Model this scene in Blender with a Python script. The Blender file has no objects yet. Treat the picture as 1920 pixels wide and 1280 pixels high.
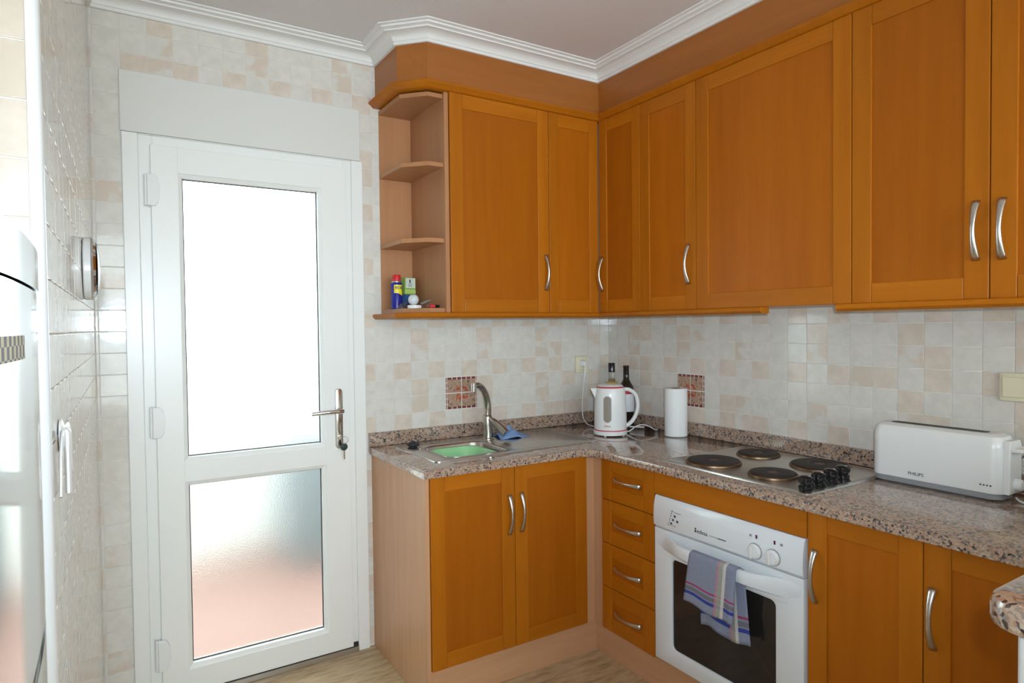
import bpy, bmesh, math, random
from mathutils import Vector, Matrix, Euler
random.seed(7)
SC = bpy.context.scene
COL = SC.collection
PI = math.pi

# ------------------------------------------------------------------ camera, world, lights, exposure
cam_pos = Vector((-2.2191, -2.5948, 1.3442))
R_ = Vector((0.848079, -0.529754, -0.011066)); U_ = Vector((0.022123, 0.014535, 0.999650))
F_ = Vector((0.529407, 0.848027, -0.024047))
cam_data = bpy.data.cameras.new('camera'); cam = bpy.data.objects.new('camera', cam_data); COL.objects.link(cam)
cam.matrix_world = Matrix(((R_.x, U_.x, -F_.x, cam_pos.x), (R_.y, U_.y, -F_.y, cam_pos.y), (R_.z, U_.z, -F_.z, cam_pos.z), (0, 0, 0, 1)))
cam_data.sensor_width = 36; cam_data.lens = 1201.85 * 36 / 1920; cam_data.clip_start = 0.05
SC.camera = cam

world = bpy.data.worlds.new('sky'); SC.world = world; world.use_nodes = True
wn = world.node_tree.nodes; bg = wn['Background']
bg.inputs['Color'].default_value = (0.79, 0.955, 0.98, 1); bg.inputs['Strength'].default_value = 5.1

def light(name, kind, loc, power, color=(1, 1, 1), rot=None, **kw):
    d = bpy.data.lights.new(name, kind); d.energy = power; d.color = color
    for k, v in kw.items(): setattr(d, k, v)
    o = bpy.data.objects.new(name, d); COL.objects.link(o); o.location = loc
    if rot: o.rotation_euler = rot
    return o
# the camera's own flash, a little to the right of and above the lens
fl = light('camera_flash', 'SPOT', cam_pos + R_ * 0.042 + U_ * 0.052, 69, (0.80, 0.98, 1.18), shadow_soft_size=0.012, spot_size=math.radians(101), spot_blend=1.0)
fl.rotation_euler = cam.matrix_world.to_euler()
# daylight from the window of the room behind
light('window_daylight', 'AREA', (-1.75, -5.42, 1.45), 20, (0.95, 1.0, 1.10), (PI / 2, 0, 0), shape='RECTANGLE', size=2.3, size_y=1.9)
light('sun', 'SUN', (0, 3, 5), 0.6, (0.95, 1.0, 0.95), (math.radians(40), 0, math.radians(160)), angle=0.01)

vs = SC.view_settings
vs.view_transform = 'Standard'; vs.look = 'None'; vs.gamma = 1; vs.use_curve_mapping = False; vs.exposure = 0.34
SC.display_settings.display_device = 'sRGB'
SC.cycles.use_denoising = True
SC.cycles.max_bounces = 10; SC.cycles.diffuse_bounces = 5; SC.cycles.glossy_bounces = 5; SC.cycles.transmission_bounces = 8
SC.cycles.sample_clamp_indirect = 8.0

# ------------------------------------------------------------------ materials
def srgb(r, g, b):
    f = lambda c: (c / 255 / 12.92) if c / 255 <= 0.04045 else ((c / 255 + 0.055) / 1.055) ** 2.4
    return (f(r), f(g), f(b), 1)
def new_mat(name, color=(0.8, 0.8, 0.8, 1), rough=0.5, metal=0.0, coat=0.0, **kw):
    m = bpy.data.materials.new(name); m.use_nodes = True
    b = m.node_tree.nodes['Principled BSDF']
    b.inputs['Base Color'].default_value = color; b.inputs['Roughness'].default_value = rough
    b.inputs['Metallic'].default_value = metal; b.inputs['Coat Weight'].default_value = coat
    if coat: b.inputs['Coat Roughness'].default_value = 0.08
    for k, v in kw.items(): b.inputs[k.replace('_', ' ')].default_value = v
    return m
class NT:
    def __init__(s, m): s.m = m; s.t = m.node_tree; s.b = s.t.nodes['Principled BSDF']
    def n(s, typ, **kw):
        nd = s.t.nodes.new(typ)
        for k, v in kw.items():
            if k.startswith('i_'): nd.inputs[int(k[2:])].default_value = v
            else: setattr(nd, k, v)
        return nd
    def l(s, a, b): s.t.links.new(a, b)
    def coords(s, scale=(1, 1, 1), rnd=True):
        tc = s.n('ShaderNodeTexCoord'); mp = s.n('ShaderNodeMapping'); mp.inputs['Scale'].default_value = scale
        if rnd:
            oi = s.n('ShaderNodeObjectInfo'); mul = s.n('ShaderNodeMath', operation='MULTIPLY', i_1=37.0)
            add = s.n('ShaderNodeVectorMath', operation='ADD')
            s.l(oi.outputs['Random'], mul.inputs[0]); s.l(tc.outputs['Object'], add.inputs[0]); s.l(mul.outputs[0], add.inputs[1])
            s.l(add.outputs[0], mp.inputs[0])
        else: s.l(tc.outputs['Object'], mp.inputs[0])
        return mp.outputs[0]
    def noise(s, vec, scale, detail=3, rough=0.5):
        nd = s.n('ShaderNodeTexNoise'); nd.inputs['Scale'].default_value = scale; nd.inputs['Detail'].default_value = detail
        nd.inputs['Roughness'].default_value = rough; s.l(vec, nd.inputs['Vector']); return nd
    def ramp(s, fac, stops, interp='LINEAR'):
        r = s.n('ShaderNodeValToRGB'); r.color_ramp.interpolation = interp
        e = r.color_ramp.elements
        while len(e) > 1: e.remove(e[-1])
        e[0].position = stops[0][0]; e[0].color = stops[0][1]
        for p, c in stops[1:]:
            x = e.new(p); x.color = c
        s.l(fac, r.inputs[0]); return r
    def mix(s, fac, a, b, mode='MIX'):
        m = s.n('ShaderNodeMix', data_type='RGBA', blend_type=mode)
        for sock, v in ((m.inputs[0], fac), (m.inputs[6], a), (m.inputs[7], b)):
            if hasattr(v, 'is_linked') or hasattr(v, 'links'): s.l(v, sock)
            else: sock.default_value = v
        return m.outputs[2]
    def bump(s, h, strength, dist=0.001):
        b = s.n('ShaderNodeBump'); b.inputs['Strength'].default_value = strength; b.inputs['Distance'].default_value = dist
        s.l(h, b.inputs['Height']); s.l(b.outputs[0], s.b.inputs['Normal'])
    def base(s, c): s.l(c, s.b.inputs['Base Color'])

def wood(name, axis, lo, hi, rough, coat, spec=0.4):
    m = new_mat(name, rough=rough, coat=coat); t = NT(m); t.b.inputs['Specular IOR Level'].default_value = spec
    sc = {'x': (1.2, 16, 16), 'y': (16, 1.2, 16), 'z': (16, 16, 1.2)}[axis]
    v = t.coords(sc); n1 = t.noise(v, 2.2, 5, 0.6)
    v2 = t.coords(tuple(c * 0.33 for c in sc)); n2 = t.noise(v2, 1.4, 2)
    f = t.n('ShaderNodeMath', operation='ADD'); t.l(n1.outputs[0], f.inputs[0]); t.l(n2.outputs[0], f.inputs[1])
    h = t.n('ShaderNodeMath', operation='MULTIPLY', i_1=0.5); t.l(f.outputs[0], h.inputs[0])
    r = t.ramp(h.outputs[0], [(0.34, lo), (0.66, hi)])
    oi = t.n('ShaderNodeObjectInfo')
    mr = t.n('ShaderNodeMapRange'); mr.inputs['To Min'].default_value = 0.93; mr.inputs['To Max'].default_value = 1.06
    t.l(oi.outputs['Random'], mr.inputs['Value'])
    c = t.mix(1.0, r.outputs[0], mr.outputs[0], 'MULTIPLY'); t.base(c)
    return m
M = {}
HL, HH = (0.385, 0.110, 0.003, 1), (0.475, 0.146, 0.006, 1)
M['door_v'] = wood('honey_wood_vertical', 'z', HL, HH, 0.38, 0.0, spec=0.22)
M['door_x'] = wood('honey_wood_along_x', 'x', HL, HH, 0.38, 0.0, spec=0.22)
M['door_y'] = wood('honey_wood_along_y', 'y', HL, HH, 0.38, 0.0, spec=0.22)
PL, PH = (0.355, 0.091, 0.002, 1), (0.435, 0.121, 0.004, 1)
M['panel_v'] = wood('honey_wood_panel', 'z', PL, PH, 0.38, 0.0, spec=0.22)
BL, BH = (0.50, 0.265, 0.135, 1), (0.60, 0.33, 0.175, 1)
M['beech_v'] = wood('beech_laminate_vertical', 'z', BL, BH, 0.42, 0.1)
M['beech_x'] = wood('beech_laminate_along_x', 'x', BL, BH, 0.42, 0.1)
M['beech_y'] = wood('beech_laminate_along_y', 'y', BL, BH, 0.42, 0.1)
DL, DH = (0.40, 0.185, 0.080, 1), (0.48, 0.23, 0.105, 1)  # beech with the shade inside the open shelf unit put into its colour
M['shelf_v'] = wood('shaded_beech_vertical', 'z', DL, DH, 0.42, 0.0)
M['shelf_x'] = wood('shaded_beech_along_x', 'x', DL, DH, 0.42, 0.0)
SL, SH = (0.32, 0.103, 0.016, 1), (0.39, 0.133, 0.026, 1)
M['soffit'] = wood('soffit_board', 'x', SL, SH, 0.45, 0.1)
M['soffit_y'] = wood('soffit_board_y', 'y', SL, SH, 0.45, 0.1)

def granite(name, rough):
    m = new_mat(name, rough=rough, coat=0.9); t = NT(m); v = t.coords((1, 1, 1), False)
    w = t.noise(v, 60, 2); wv = t.n('ShaderNodeVectorMath', operation='SCALE'); wv.inputs['Scale'].default_value = 0.012
    t.l(w.outputs['Color'], wv.inputs[0]); av = t.n('ShaderNodeVectorMath', operation='ADD'); t.l(v, av.inputs[0]); t.l(wv.outputs[0], av.inputs[1])
    vo = t.n('ShaderNodeTexVoronoi'); vo.inputs['Scale'].default_value = 185; t.l(av.outputs[0], vo.inputs['Vector'])
    sx = t.n('ShaderNodeSeparateColor'); t.l(vo.outputs['Color'], sx.inputs[0])
    big = t.noise(v, 45, 3)
    f = t.n('ShaderNodeMath', operation='MULTIPLY_ADD', i_1=0.75, i_2=0.0); t.l(sx.outputs[0], f.inputs[0])
    f2 = t.n('ShaderNodeMath', operation='MULTIPLY_ADD', i_1=0.5); t.l(big.outputs[0], f2.inputs[0]); t.l(f.outputs[0], f2.inputs[2])
    r = t.ramp(f2.outputs[0], [(0.0, srgb(52, 47, 50)), (0.28, srgb(94, 87, 86)), (0.39, srgb(138, 124, 115)), (0.50, srgb(176, 149, 128)), (0.78, srgb(166, 129, 105)), (0.93, srgb(182, 166, 148))], 'CONSTANT')
    t.base(r.outputs[0]); return m
M['granite'] = granite('pink_granite', 0.12)

def tile_mat(name, c1, c2, half=None):
    m = new_mat(name, rough=0.09, coat=0.0); t = NT(m); v = t.coords((1, 1, 1))
    n = t.noise(v, 22, 5, 0.6); r = t.ramp(n.outputs[0], [(0.35, c1), (0.65, c2)])
    if half:
        n2 = t.noise(v, 14, 2); r2 = t.ramp(n2.outputs[0], [(0.45, (0, 0, 0, 1)), (0.55, (1, 1, 1, 1))])
        c = t.mix(r2.outputs[0], r.outputs[0], half); t.base(c)
    else: t.base(r.outputs[0])
    n3 = t.noise(v, 30, 2); t.bump(n3.outputs[0], 0.10, 0.003)
    return m
M['tile_cream'] = tile_mat('cream_tile', srgb(214, 209, 200), srgb(224, 219, 210))
M['tile_beige'] = tile_mat('beige_tile', srgb(211, 196, 180), srgb(222, 209, 195))
M['tile_half'] = tile_mat('cream_and_beige_tile', srgb(213, 207, 198), srgb(222, 216, 207), srgb(213, 198, 182))
M['grout'] = new_mat('grout', srgb(228, 224, 216), 0.7)
M['white_pvc'] = new_mat('white_pvc', srgb(238, 238, 234), 0.28)
M['white_trim'] = new_mat('white_trim', srgb(236, 238, 238), 0.25)
M['plaster'] = new_mat('white_plaster_moulding', srgb(232, 230, 226), 0.55)
m = M['ceiling'] = new_mat('stippled_ceiling_paint', srgb(226, 222, 220), 0.9); t = NT(m); v = t.coords((1, 1, 1), False)
n = t.noise(v, 140, 3); t.bump(n.outputs[0], 0.5, 0.004)
m = M['wall_paint'] = new_mat('wall_paint', srgb(225, 220, 210), 0.8)
m = M['floor'] = new_mat('travertine_floor', rough=0.3); t = NT(m); v = t.coords((3, 14, 1), False)
n = t.noise(v, 3, 6, 0.65); r = t.ramp(n.outputs[0], [(0.3, srgb(146, 122, 90)), (0.5, srgb(186, 160, 122)), (0.7, srgb(204, 182, 146))]); t.base(r.outputs[0])
M['chrome'] = new_mat('chrome', (0.75, 0.75, 0.76, 1), 0.08, 1.0)
M['dark_chrome'] = new_mat('worn_chrome', (0.55, 0.53, 0.50, 1), 0.18, 1.0)
M['nickel'] = new_mat('satin_nickel', (0.62, 0.60, 0.57, 1), 0.3, 1.0)
M['steel'] = new_mat('brushed_stainless', (0.52, 0.49, 0.46, 1), 0.26, 1.0)
M['fridge_steel'] = new_mat('fridge_steel', (0.62, 0.62, 0.61, 1), 0.09, 1.0)
M['white_enamel'] = new_mat('white_enamel', srgb(228, 231, 233), 0.18)
M['white_plastic'] = new_mat('white_plastic', srgb(232, 232, 230), 0.25)
M['grey_plastic'] = new_mat('grey_plastic', srgb(150, 152, 154), 0.4)
M['cream_plastic'] = new_mat('cream_plastic', srgb(226, 218, 188), 0.35)
M['black'] = new_mat('black_plastic', (0.012, 0.012, 0.013, 1), 0.12)
M['dark_gap'] = new_mat('dark_rubber', (0.02, 0.02, 0.025, 1), 0.6)
m = M['hotplate'] = new_mat('cast_iron_hotplate', (0.032, 0.027, 0.025, 1), 0.6, Specular_IOR_Level=0.3)
M['rim'] = new_mat('discoloured_hotplate_rim', srgb(120, 98, 76), 0.4, 1.0)
M['hotspot'] = new_mat('hotplate_centre', srgb(92, 58, 46), 0.5)
M['oven_glass'] = new_mat('dark_oven_glass', (0.02, 0.017, 0.015, 1), 0.05)
M['green'] = new_mat('green_plastic', srgb(158, 214, 156), 0.35)
M['red'] = new_mat('red_plastic', srgb(205, 40, 50), 0.35)
M['crimson'] = new_mat('crimson_trim', srgb(190, 40, 60), 0.35)
M['blue'] = new_mat('blue_can', srgb(28, 32, 140), 0.25)
M['yellow'] = new_mat('yellow_print', srgb(238, 220, 30), 0.35)
M['navy'] = new_mat('navy_print', srgb(30, 30, 110), 0.35)
M['print_grey'] = new_mat('grey_print', srgb(70, 74, 78), 0.5)
M['print_dark'] = new_mat('dark_print', srgb(40, 44, 50), 0.5)
M['paper'] = new_mat('paper', srgb(238, 238, 236), 0.9)
M['gold'] = new_mat('gold_label', srgb(200, 160, 40), 0.4)
M['wine'] = new_mat('dark_wine_bottle', (0.018, 0.012, 0.008, 1), 0.06)
M['label_white'] = new_mat('white_label', srgb(226, 228, 232), 0.6)
M['terracotta'] = new_mat('terracotta_paving', srgb(142, 108, 98), 0.7)
M['render_white'] = new_mat('white_outdoor_render', srgb(235, 235, 230), 0.8)
M['blue_grey'] = new_mat('blue_grey_paint', srgb(112, 120, 124), 0.6)
def glassy(name, color, rough, ior=1.45):
    m = new_mat(name, color, rough); b = m.node_tree.nodes['Principled BSDF']; b.inputs['Transmission Weight'].default_value = 1; b.inputs['IOR'].default_value = ior; return m
m = M['frost'] = glassy('frosted_glass', (0.97, 0.99, 0.99, 1), 0.23); t = NT(m); v = t.coords((1, 1, 1), False); n = t.noise(v, 260, 2); t.bump(n.outputs[0], 0.35, 0.002)
M['clear_glass'] = glassy('clear_glass', (0.98, 0.98, 0.98, 1), 0.0)
M['smoked'] = new_mat('smoked_gauge_window', srgb(150, 140, 128), 0.1)
M['clear_plastic'] = glassy('clear_plastic', (0.95, 0.95, 0.95, 1), 0.15, 1.2)
m = M['blue_cloth'] = new_mat('blue_cloth', srgb(126, 158, 205), 0.95); t = NT(m); v = t.coords(); n = t.noise(v, 320, 2); t.bump(n.outputs[0], 0.8, 0.002)
# woven tea towel: stripes across v and along u
m = M['towel'] = new_mat('striped_tea_towel', rough=0.95); t = NT(m)
uv = t.n('ShaderNodeUVMap'); sp = t.n('ShaderNodeSeparateXYZ'); t.l(uv.outputs[0], sp.inputs[0])
W0, BLU, RED_, GRY, TN, NV = srgb(140, 146, 166), srgb(140, 146, 166), srgb(170, 60, 100), srgb(118, 116, 122), srgb(170, 168, 150), srgb(52, 66, 150)
rv = t.ramp(sp.outputs[1], [(0, W0), (0.15, NV), (0.205, W0), (0.225, GRY), (0.295, W0), (0.33, RED_), (0.36, W0)], 'CONSTANT')
ru = t.ramp(sp.outputs[0], [(0, (0.5, 0.5, 0.5, 1)), (0.62, srgb(200, 130, 150)), (0.66, TN), (0.75, srgb(225, 222, 212)), (0.81, (0.5, 0.5, 0.5, 1))], 'CONSTANT')
fu = t.ramp(sp.outputs[0], [(0, (0, 0, 0, 1)), (0.62, (0.75, 0.75, 0.75, 1)), (0.81, (0, 0, 0, 1))], 'CONSTANT')
c = t.mix(fu.outputs[0], rv.outputs[0], ru.outputs[0]); nn = t.noise(t.coords(), 420, 3, 0.7)
c2 = t.mix(0.55, c, nn.outputs[0], 'OVERLAY'); t.base(c2); t.bump(nn.outputs[0], 0.9, 0.002)
# decor tile print: object origin is the centre of the 2 x 2 group, local x across and y up
def decor(name, W, H):
    m = new_mat(name, rough=0.15); t = NT(m); v = t.coords((1, 1, 1), False)
    n = t.noise(v, 70, 4); vo = t.n('ShaderNodeTexVoronoi'); vo.inputs['Scale'].default_value = 95; t.l(v, vo.inputs['Vector'])
    g = t.ramp(n.outputs[0], [(0.32, srgb(92, 84, 62)), (0.46, srgb(170, 146, 122)), (0.6, srgb(196, 150, 132)), (0.74, srgb(120, 104, 80))])
    sp = t.n('ShaderNodeSeparateXYZ'); t.l(v, sp.inputs[0])
    def mth(op, a, b=None):
        nd = t.n('ShaderNodeMath', operation=op)
        for i, q in enumerate((a, b)):
            if q is None: continue
            if hasattr(q, 'links'): t.l(q, nd.inputs[i])
            else: nd.inputs[i].default_value = q
        return nd.outputs[0]
    ax, ay = mth('ABSOLUTE', sp.outputs[0]), mth('ABSOLUTE', sp.outputs[1])
    border = mth('MAXIMUM', mth('GREATER_THAN', ax, W - 0.0105), mth('GREATER_THAN', ay, H - 0.0105))
    dash = mth('MULTIPLY', mth('GREATER_THAN', mth('FRACT', mth('MULTIPLY', mth('ADD', ax, 0.004), 40)), 0.22), mth('GREATER_THAN', mth('FRACT', mth('MULTIPLY', mth('ADD', ay, 0.004), 40)), 0.22))
    dc = t.mix(dash, srgb(214, 190, 175), srgb(120, 58, 62))
    dx = mth('SUBTRACT', ax, 0.017); dy = mth('SUBTRACT', ay, 0.017)
    rr = mth('ADD', mth('MULTIPLY', dx, dx), mth('MULTIPLY', dy, dy))
    bl = mth('LESS_THAN', mth('ADD', rr, mth('MULTIPLY', n.outputs[0], 0.0018)), 0.00105)
    oc = t.ramp(vo.outputs['Distance'], [(0, srgb(196, 96, 66)), (0.5, srgb(176, 78, 62)), (0.8, srgb(204, 160, 116))])
    c = t.mix(bl, g.outputs[0], oc.outputs[0]); c = t.mix(border, c, dc); t.base(c); return m
M['decor'] = decor('floral_decor_print', 0.0795, 0.072)
m = M['checker'] = new_mat('checked_strip', rough=0.9, Specular_IOR_Level=0.05); t = NT(m); v = t.coords((1, 1, 1), False)
ch = t.n('ShaderNodeTexChecker'); ch.inputs['Scale'].default_value = 105; ch.inputs['Color1'].default_value = srgb(218, 216, 186); ch.inputs['Color2'].default_value = srgb(146, 144, 156); t.l(v, ch.inputs['Vector']); t.base(ch.outputs[0])

# ------------------------------------------------------------------ geometry helpers
def bm_new(): return bmesh.new()
def box(bm, x0, x1, y0, y1, z0, z1, bev=0.0, seg=2):
    x0, x1 = min(x0, x1), max(x0, x1); y0, y1 = min(y0, y1), max(y0, y1); z0, z1 = min(z0, z1), max(z0, z1)
    P = [(x0, y0, z0), (x1, y0, z0), (x1, y1, z0), (x0, y1, z0), (x0, y0, z1), (x1, y0, z1), (x1, y1, z1), (x0, y1, z1)]
    v = [bm.verts.new(p) for p in P]
    fs = [bm.faces.new([v[i] for i in f]) for f in ((3, 2, 1, 0), (4, 5, 6, 7), (0, 1, 5, 4), (1, 2, 6, 5), (2, 3, 7, 6), (3, 0, 4, 7))]
    if bev > 0:
        es = list({e for f in fs for e in f.edges})
        bmesh.ops.bevel(bm, geom=es, offset=bev, segments=seg, profile=0.5, affect='EDGES')
    return bm
def prism(bm, poly, axis, a, b, bev=0.0, seg=2):
    def P(u, v, w): return {'z': (u, v, w), 'y': (u, w, v), 'x': (w, u, v)}[axis]
    lo = [bm.verts.new(P(u, v, a)) for u, v in poly]; hi = [bm.verts.new(P(u, v, b)) for u, v in poly]
    fs = [bm.faces.new(lo[::-1]), bm.faces.new(hi)]
    n = len(poly)
    for i in range(n): fs.append(bm.faces.new((lo[i], lo[(i + 1) % n], hi[(i + 1) % n], hi[i])))
    if bev > 0:
        es = list({e for f in fs[:2] for e in f.edges})
        bmesh.ops.bevel(bm, geom=es, offset=bev, segments=seg, profile=0.5, affect='EDGES')
    return bm
def rrect(x0, x1, y0, y1, r, n=5):
    P = []
    for cx, cy, a0 in ((x1 - r, y1 - r, 0), (x0 + r, y1 - r, 90), (x0 + r, y0 + r, 180), (x1 - r, y0 + r, 270)):
        for k in range(n + 1):
            a = math.radians(a0 + 90 * k / n); P.append((cx + r * math.cos(a), cy + r * math.sin(a)))
    return P
def loft(bm, loops, cap0=True, cap1=True):
    rings = [[bm.verts.new(p) for p in lp] for lp in loops]
    n = len(rings[0])
    for a, b in zip(rings, rings[1:]):
        for i in range(n): bm.faces.new((a[i], a[(i + 1) % n], b[(i + 1) % n], b[i]))
    if cap0: bm.faces.new(rings[0][::-1])
    if cap1: bm.faces.new(rings[-1])
    return bm
def lathe(bm, prof, c=(0, 0, 0), n=28, cap0=True, cap1=True, mat=None):
    loops = []
    for r, z in prof:
        lp = []
        for k in range(n):
            p = Vector((r * math.cos(2 * PI * k / n), r * math.sin(2 * PI * k / n), z))
            if mat: p = mat @ p
            lp.append((p.x + c[0], p.y + c[1], p.z + c[2]))
        loops.append(lp)
    return loft(bm, loops, cap0, cap1)
def tube(bm, pts, rad, n=10, flat=None, up=(0, 0, 1)):
    """rad: number or list; flat: second radius list (ellipse) measured along the binormal"""
    pts = [Vector(p) for p in pts]; m = len(pts)
    rad = rad if isinstance(rad, (list, tuple)) else [rad] * m
    fl = flat if flat else rad
    loops = []; prev = None
    for i, p in enumerate(pts):
        d = (pts[min(i + 1, m - 1)] - pts[max(i - 1, 0)]).normalized()
        s = prev if prev else Vector(up)
        a = s - d * s.dot(d)
        if a.length < 1e-5: a = Vector((1, 0.3, 0.1)); a = a - d * a.dot(d)
        a.normalize(); prev = a; b = d.cross(a)
        loops.append([tuple(p + a * rad[i] * math.cos(2 * PI * k / n) + b * fl[i] * math.sin(2 * PI * k / n)) for k in range(n)])
    return loft(bm, loops)
def smooth_pts(P, n=6):
    P = [Vector(p) for p in P]; out = []
    for i in range(len(P) - 1):
        p0, p1, p2, p3 = P[max(i - 1, 0)], P[i], P[i + 1], P[min(i + 2, len(P) - 1)]
        for k in range(n):
            u = k / n
            out.append(0.5 * ((2 * p1) + (-p0 + p2) * u + (2 * p0 - 5 * p1 + 4 * p2 - p3) * u * u + (-p0 + 3 * p1 - 3 * p2 + p3) * u ** 3))
    out.append(P[-1]); return out
def sweep(bm, path, prof):
    """prof: closed list of (out, z); the out side is to the right of the path"""
    n = len(path); loops = []
    for i, p in enumerate(path):
        p = Vector(p)
        d0 = (Vector(path[i]) - Vector(path[i - 1])).normalized() if i > 0 else None
        d1 = (Vector(path[i + 1]) - Vector(path[i])).normalized() if i < n - 1 else None
        n0 = Vector((d0.y, -d0.x)) if d0 else None; n1 = Vector((d1.y, -d1.x)) if d1 else None
        if n0 and n1:
            mi = (n0 + n1).normalized(); mi = mi / max(0.2, mi.dot(n0))
        else: mi = n0 or n1
        loops.append([(p.x + mi.x * o, p.y + mi.y * o, z) for o, z in prof])
    return loft(bm, loops)
def plate_with_holes(bm, outer, holes, z0, z1, bev=0.0):
    edges = []; allv = []
    for lp in [outer] + holes:
        vs_ = [bm.verts.new((x, y, z0)) for x, y in lp]; allv += vs_
        edges += [bm.edges.new((vs_[i], vs_[(i + 1) % len(vs_)])) for i in range(len(vs_))]
    r = bmesh.ops.triangle_fill(bm, use_beauty=True, use_dissolve=False, edges=edges)
    fs = [g for g in r['geom'] if isinstance(g, bmesh.types.BMFace)]
    ex = bmesh.ops.extrude_face_region(bm, geom=fs)
    nv = [g for g in ex['geom'] if isinstance(g, bmesh.types.BMVert)]
    bmesh.ops.translate(bm, verts=nv, vec=(0, 0, z1 - z0))
    if bev:
        bm.normal_update()
        es = [e for e in bm.edges if len(e.link_faces) == 2 and abs(e.verts[0].co.z - z1) < 1e-6 and abs(e.verts[1].co.z - z1) < 1e-6 and e.calc_face_angle(0) > 0.5]
        bmesh.ops.bevel(bm, geom=es, offset=bev, segments=2, profile=0.5, affect='EDGES')
    return bm

def wpos(o):
    v = Vector((0, 0, 0))
    while o: v += o.location; o = o.parent
    return v
def finish(bm, name, recalc=True):
    if recalc: bmesh.ops.recalc_face_normals(bm, faces=bm.faces[:])
    me = bpy.data.meshes.new(name); bm.to_mesh(me); bm.free(); return me
def obj(name, bm, mat, parent=None, smooth=False, origin=None, angle=40):
    """link one mesh object; world-space verts are shifted to the parent's origin"""
    o0 = wpos(parent) if parent else Vector(origin or (0, 0, 0))
    if o0.length > 0: bmesh.ops.translate(bm, verts=bm.verts[:], vec=-o0)
    me = finish(bm, name); me.materials.append(mat)
    if smooth:
        me.polygons.foreach_set('use_smooth', [True] * len(me.polygons)); me.set_sharp_from_angle(angle=math.radians(angle))
    o = bpy.data.objects.new(name, me); COL.objects.link(o)
    if parent: o.parent = parent
    else: o.location = o0
    return o
def tag(o, label=None, cat=None, group=None, kind=None):
    if label: o['label'] = label
    if cat: o['category'] = cat
    if group: o['group'] = group
    if kind: o['kind'] = kind
    return o
def thing(name, label, cat, loc, rotz=0, group=None):
    o = bpy.data.objects.new(name, None); COL.objects.link(o); o.location = loc; o.rotation_euler = (0, 0, rotz); o.empty_display_size = 0.05
    return tag(o, label, cat, group)
def struct(name, loc=(0, 0, 0)):
    o = bpy.data.objects.new(name, None); COL.objects.link(o); o.location = loc; o['kind'] = 'structure'; o.empty_display_size = 0.05; return o
def inst(name, me, parent, loc, rot):
    o = bpy.data.objects.new(name, me); COL.objects.link(o); o.parent = parent; o.location = Vector(loc) - wpos(parent)
    o.rotation_euler = rot; return o
def basis(u, v, n): return Matrix((u, v, n)).transposed().to_euler()
def text(body, size, origin, u, v, mat, parent, name='lettering', align='CENTER', depth=0.0002):
    c = bpy.data.curves.new(name, 'FONT'); c.body = body; c.size = size; c.align_x = align; c.align_y = 'CENTER'; c.extrude = depth; c.resolution_u = 3
    o = bpy.data.objects.new(name, c); COL.objects.link(o)
    me = bpy.data.meshes.new_from_object(o.evaluated_get(bpy.context.evaluated_depsgraph_get()))
    bpy.data.objects.remove(o); bpy.data.curves.remove(c)
    me.materials.clear(); me.materials.append(mat)
    u, v = Vector(u).normalized(), Vector(v).normalized()
    r = bpy.data.objects.new(name, me); COL.objects.link(r); r.parent = parent
    r.location = Vector(origin) - wpos(parent); r.rotation_euler = basis(u, v, u.cross(v)); return r

# ------------------------------------------------------------------ room shell
CZ = 2.487
LWX0, LWX1, NIB = -2.267, -2.290, -1.58            # left wall at the back wall / at its near end
b = bm_new(); box(b, -3.2, 0.3, -5.6, 0.05, -0.1, 0.0); tag(obj('floor', b, M['floor']), kind='structure')
b = bm_new(); box(b, -3.2, 0.3, -5.6, 0.3, CZ, CZ + 0.1); tag(obj('ceiling', b, M['ceiling']), kind='structure')
GR = 0.002                                          # grout lies 4 mm behind the tile faces
wb = struct('wall_back', (-1.2795, 0, 1.34))
b = bm_new()
for x0, x1, z0, z1 in ((-2.6, -2.172, 0, CZ), (-1.330, 0.3, 0, CZ), (-2.172, -1.330, 2.03, CZ)): box(b, x0, x1, GR, 0.22, z0, z1)
obj('masonry', b, M['grout'], wb)
wr = struct('wall_right', (0, -0.07, 1.34))
b = bm_new(); box(b, GR, 0.3, -5.6, GR, 0, CZ); obj('masonry', b, M['grout'], wr)
wl = struct('wall_left', (LWX0, 0, 1.34))
b = bm_new(); dx = GR
prism(b, [(LWX0 - dx, 0.004), (LWX1 - dx, NIB + dx), (-3.2, NIB + dx), (-3.2, 0.004)], 'z', 0, CZ); obj('masonry', b, M['grout'], wl)
b = bm_new(); box(b, -3.2, -3.0, -5.6, NIB, 0, CZ); tag(obj('wall_alcove', b, M['wall_paint']), kind='structure')
b = bm_new()
for x0, x1, z0, z1 in ((-3.2, -2.9, 0, CZ), (-0.6, 0.3, 0, CZ), (-2.9, -0.6, 0, 0.5), (-2.9, -0.6, 2.4, CZ)): box(b, x0, x1, -5.75, -5.6, z0, z1)
tag(obj('wall_rear', b, M['wall_paint']), kind='structure')
b = bm_new()
for x0, x1, z0, z1 in ((-2.9, -2.84, 0.5, 2.4), (-0.66, -0.6, 0.5, 2.4), (-1.78, -1.72, 0.5, 2.4), (-2.84, -0.66, 0.5, 0.56), (-2.84, -0.66, 2.34, 2.4)): box(b, x0, x1, -5.68, -5.62, z0, z1)
tag(obj('window_1', b, M['white_pvc']), kind='structure')

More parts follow.
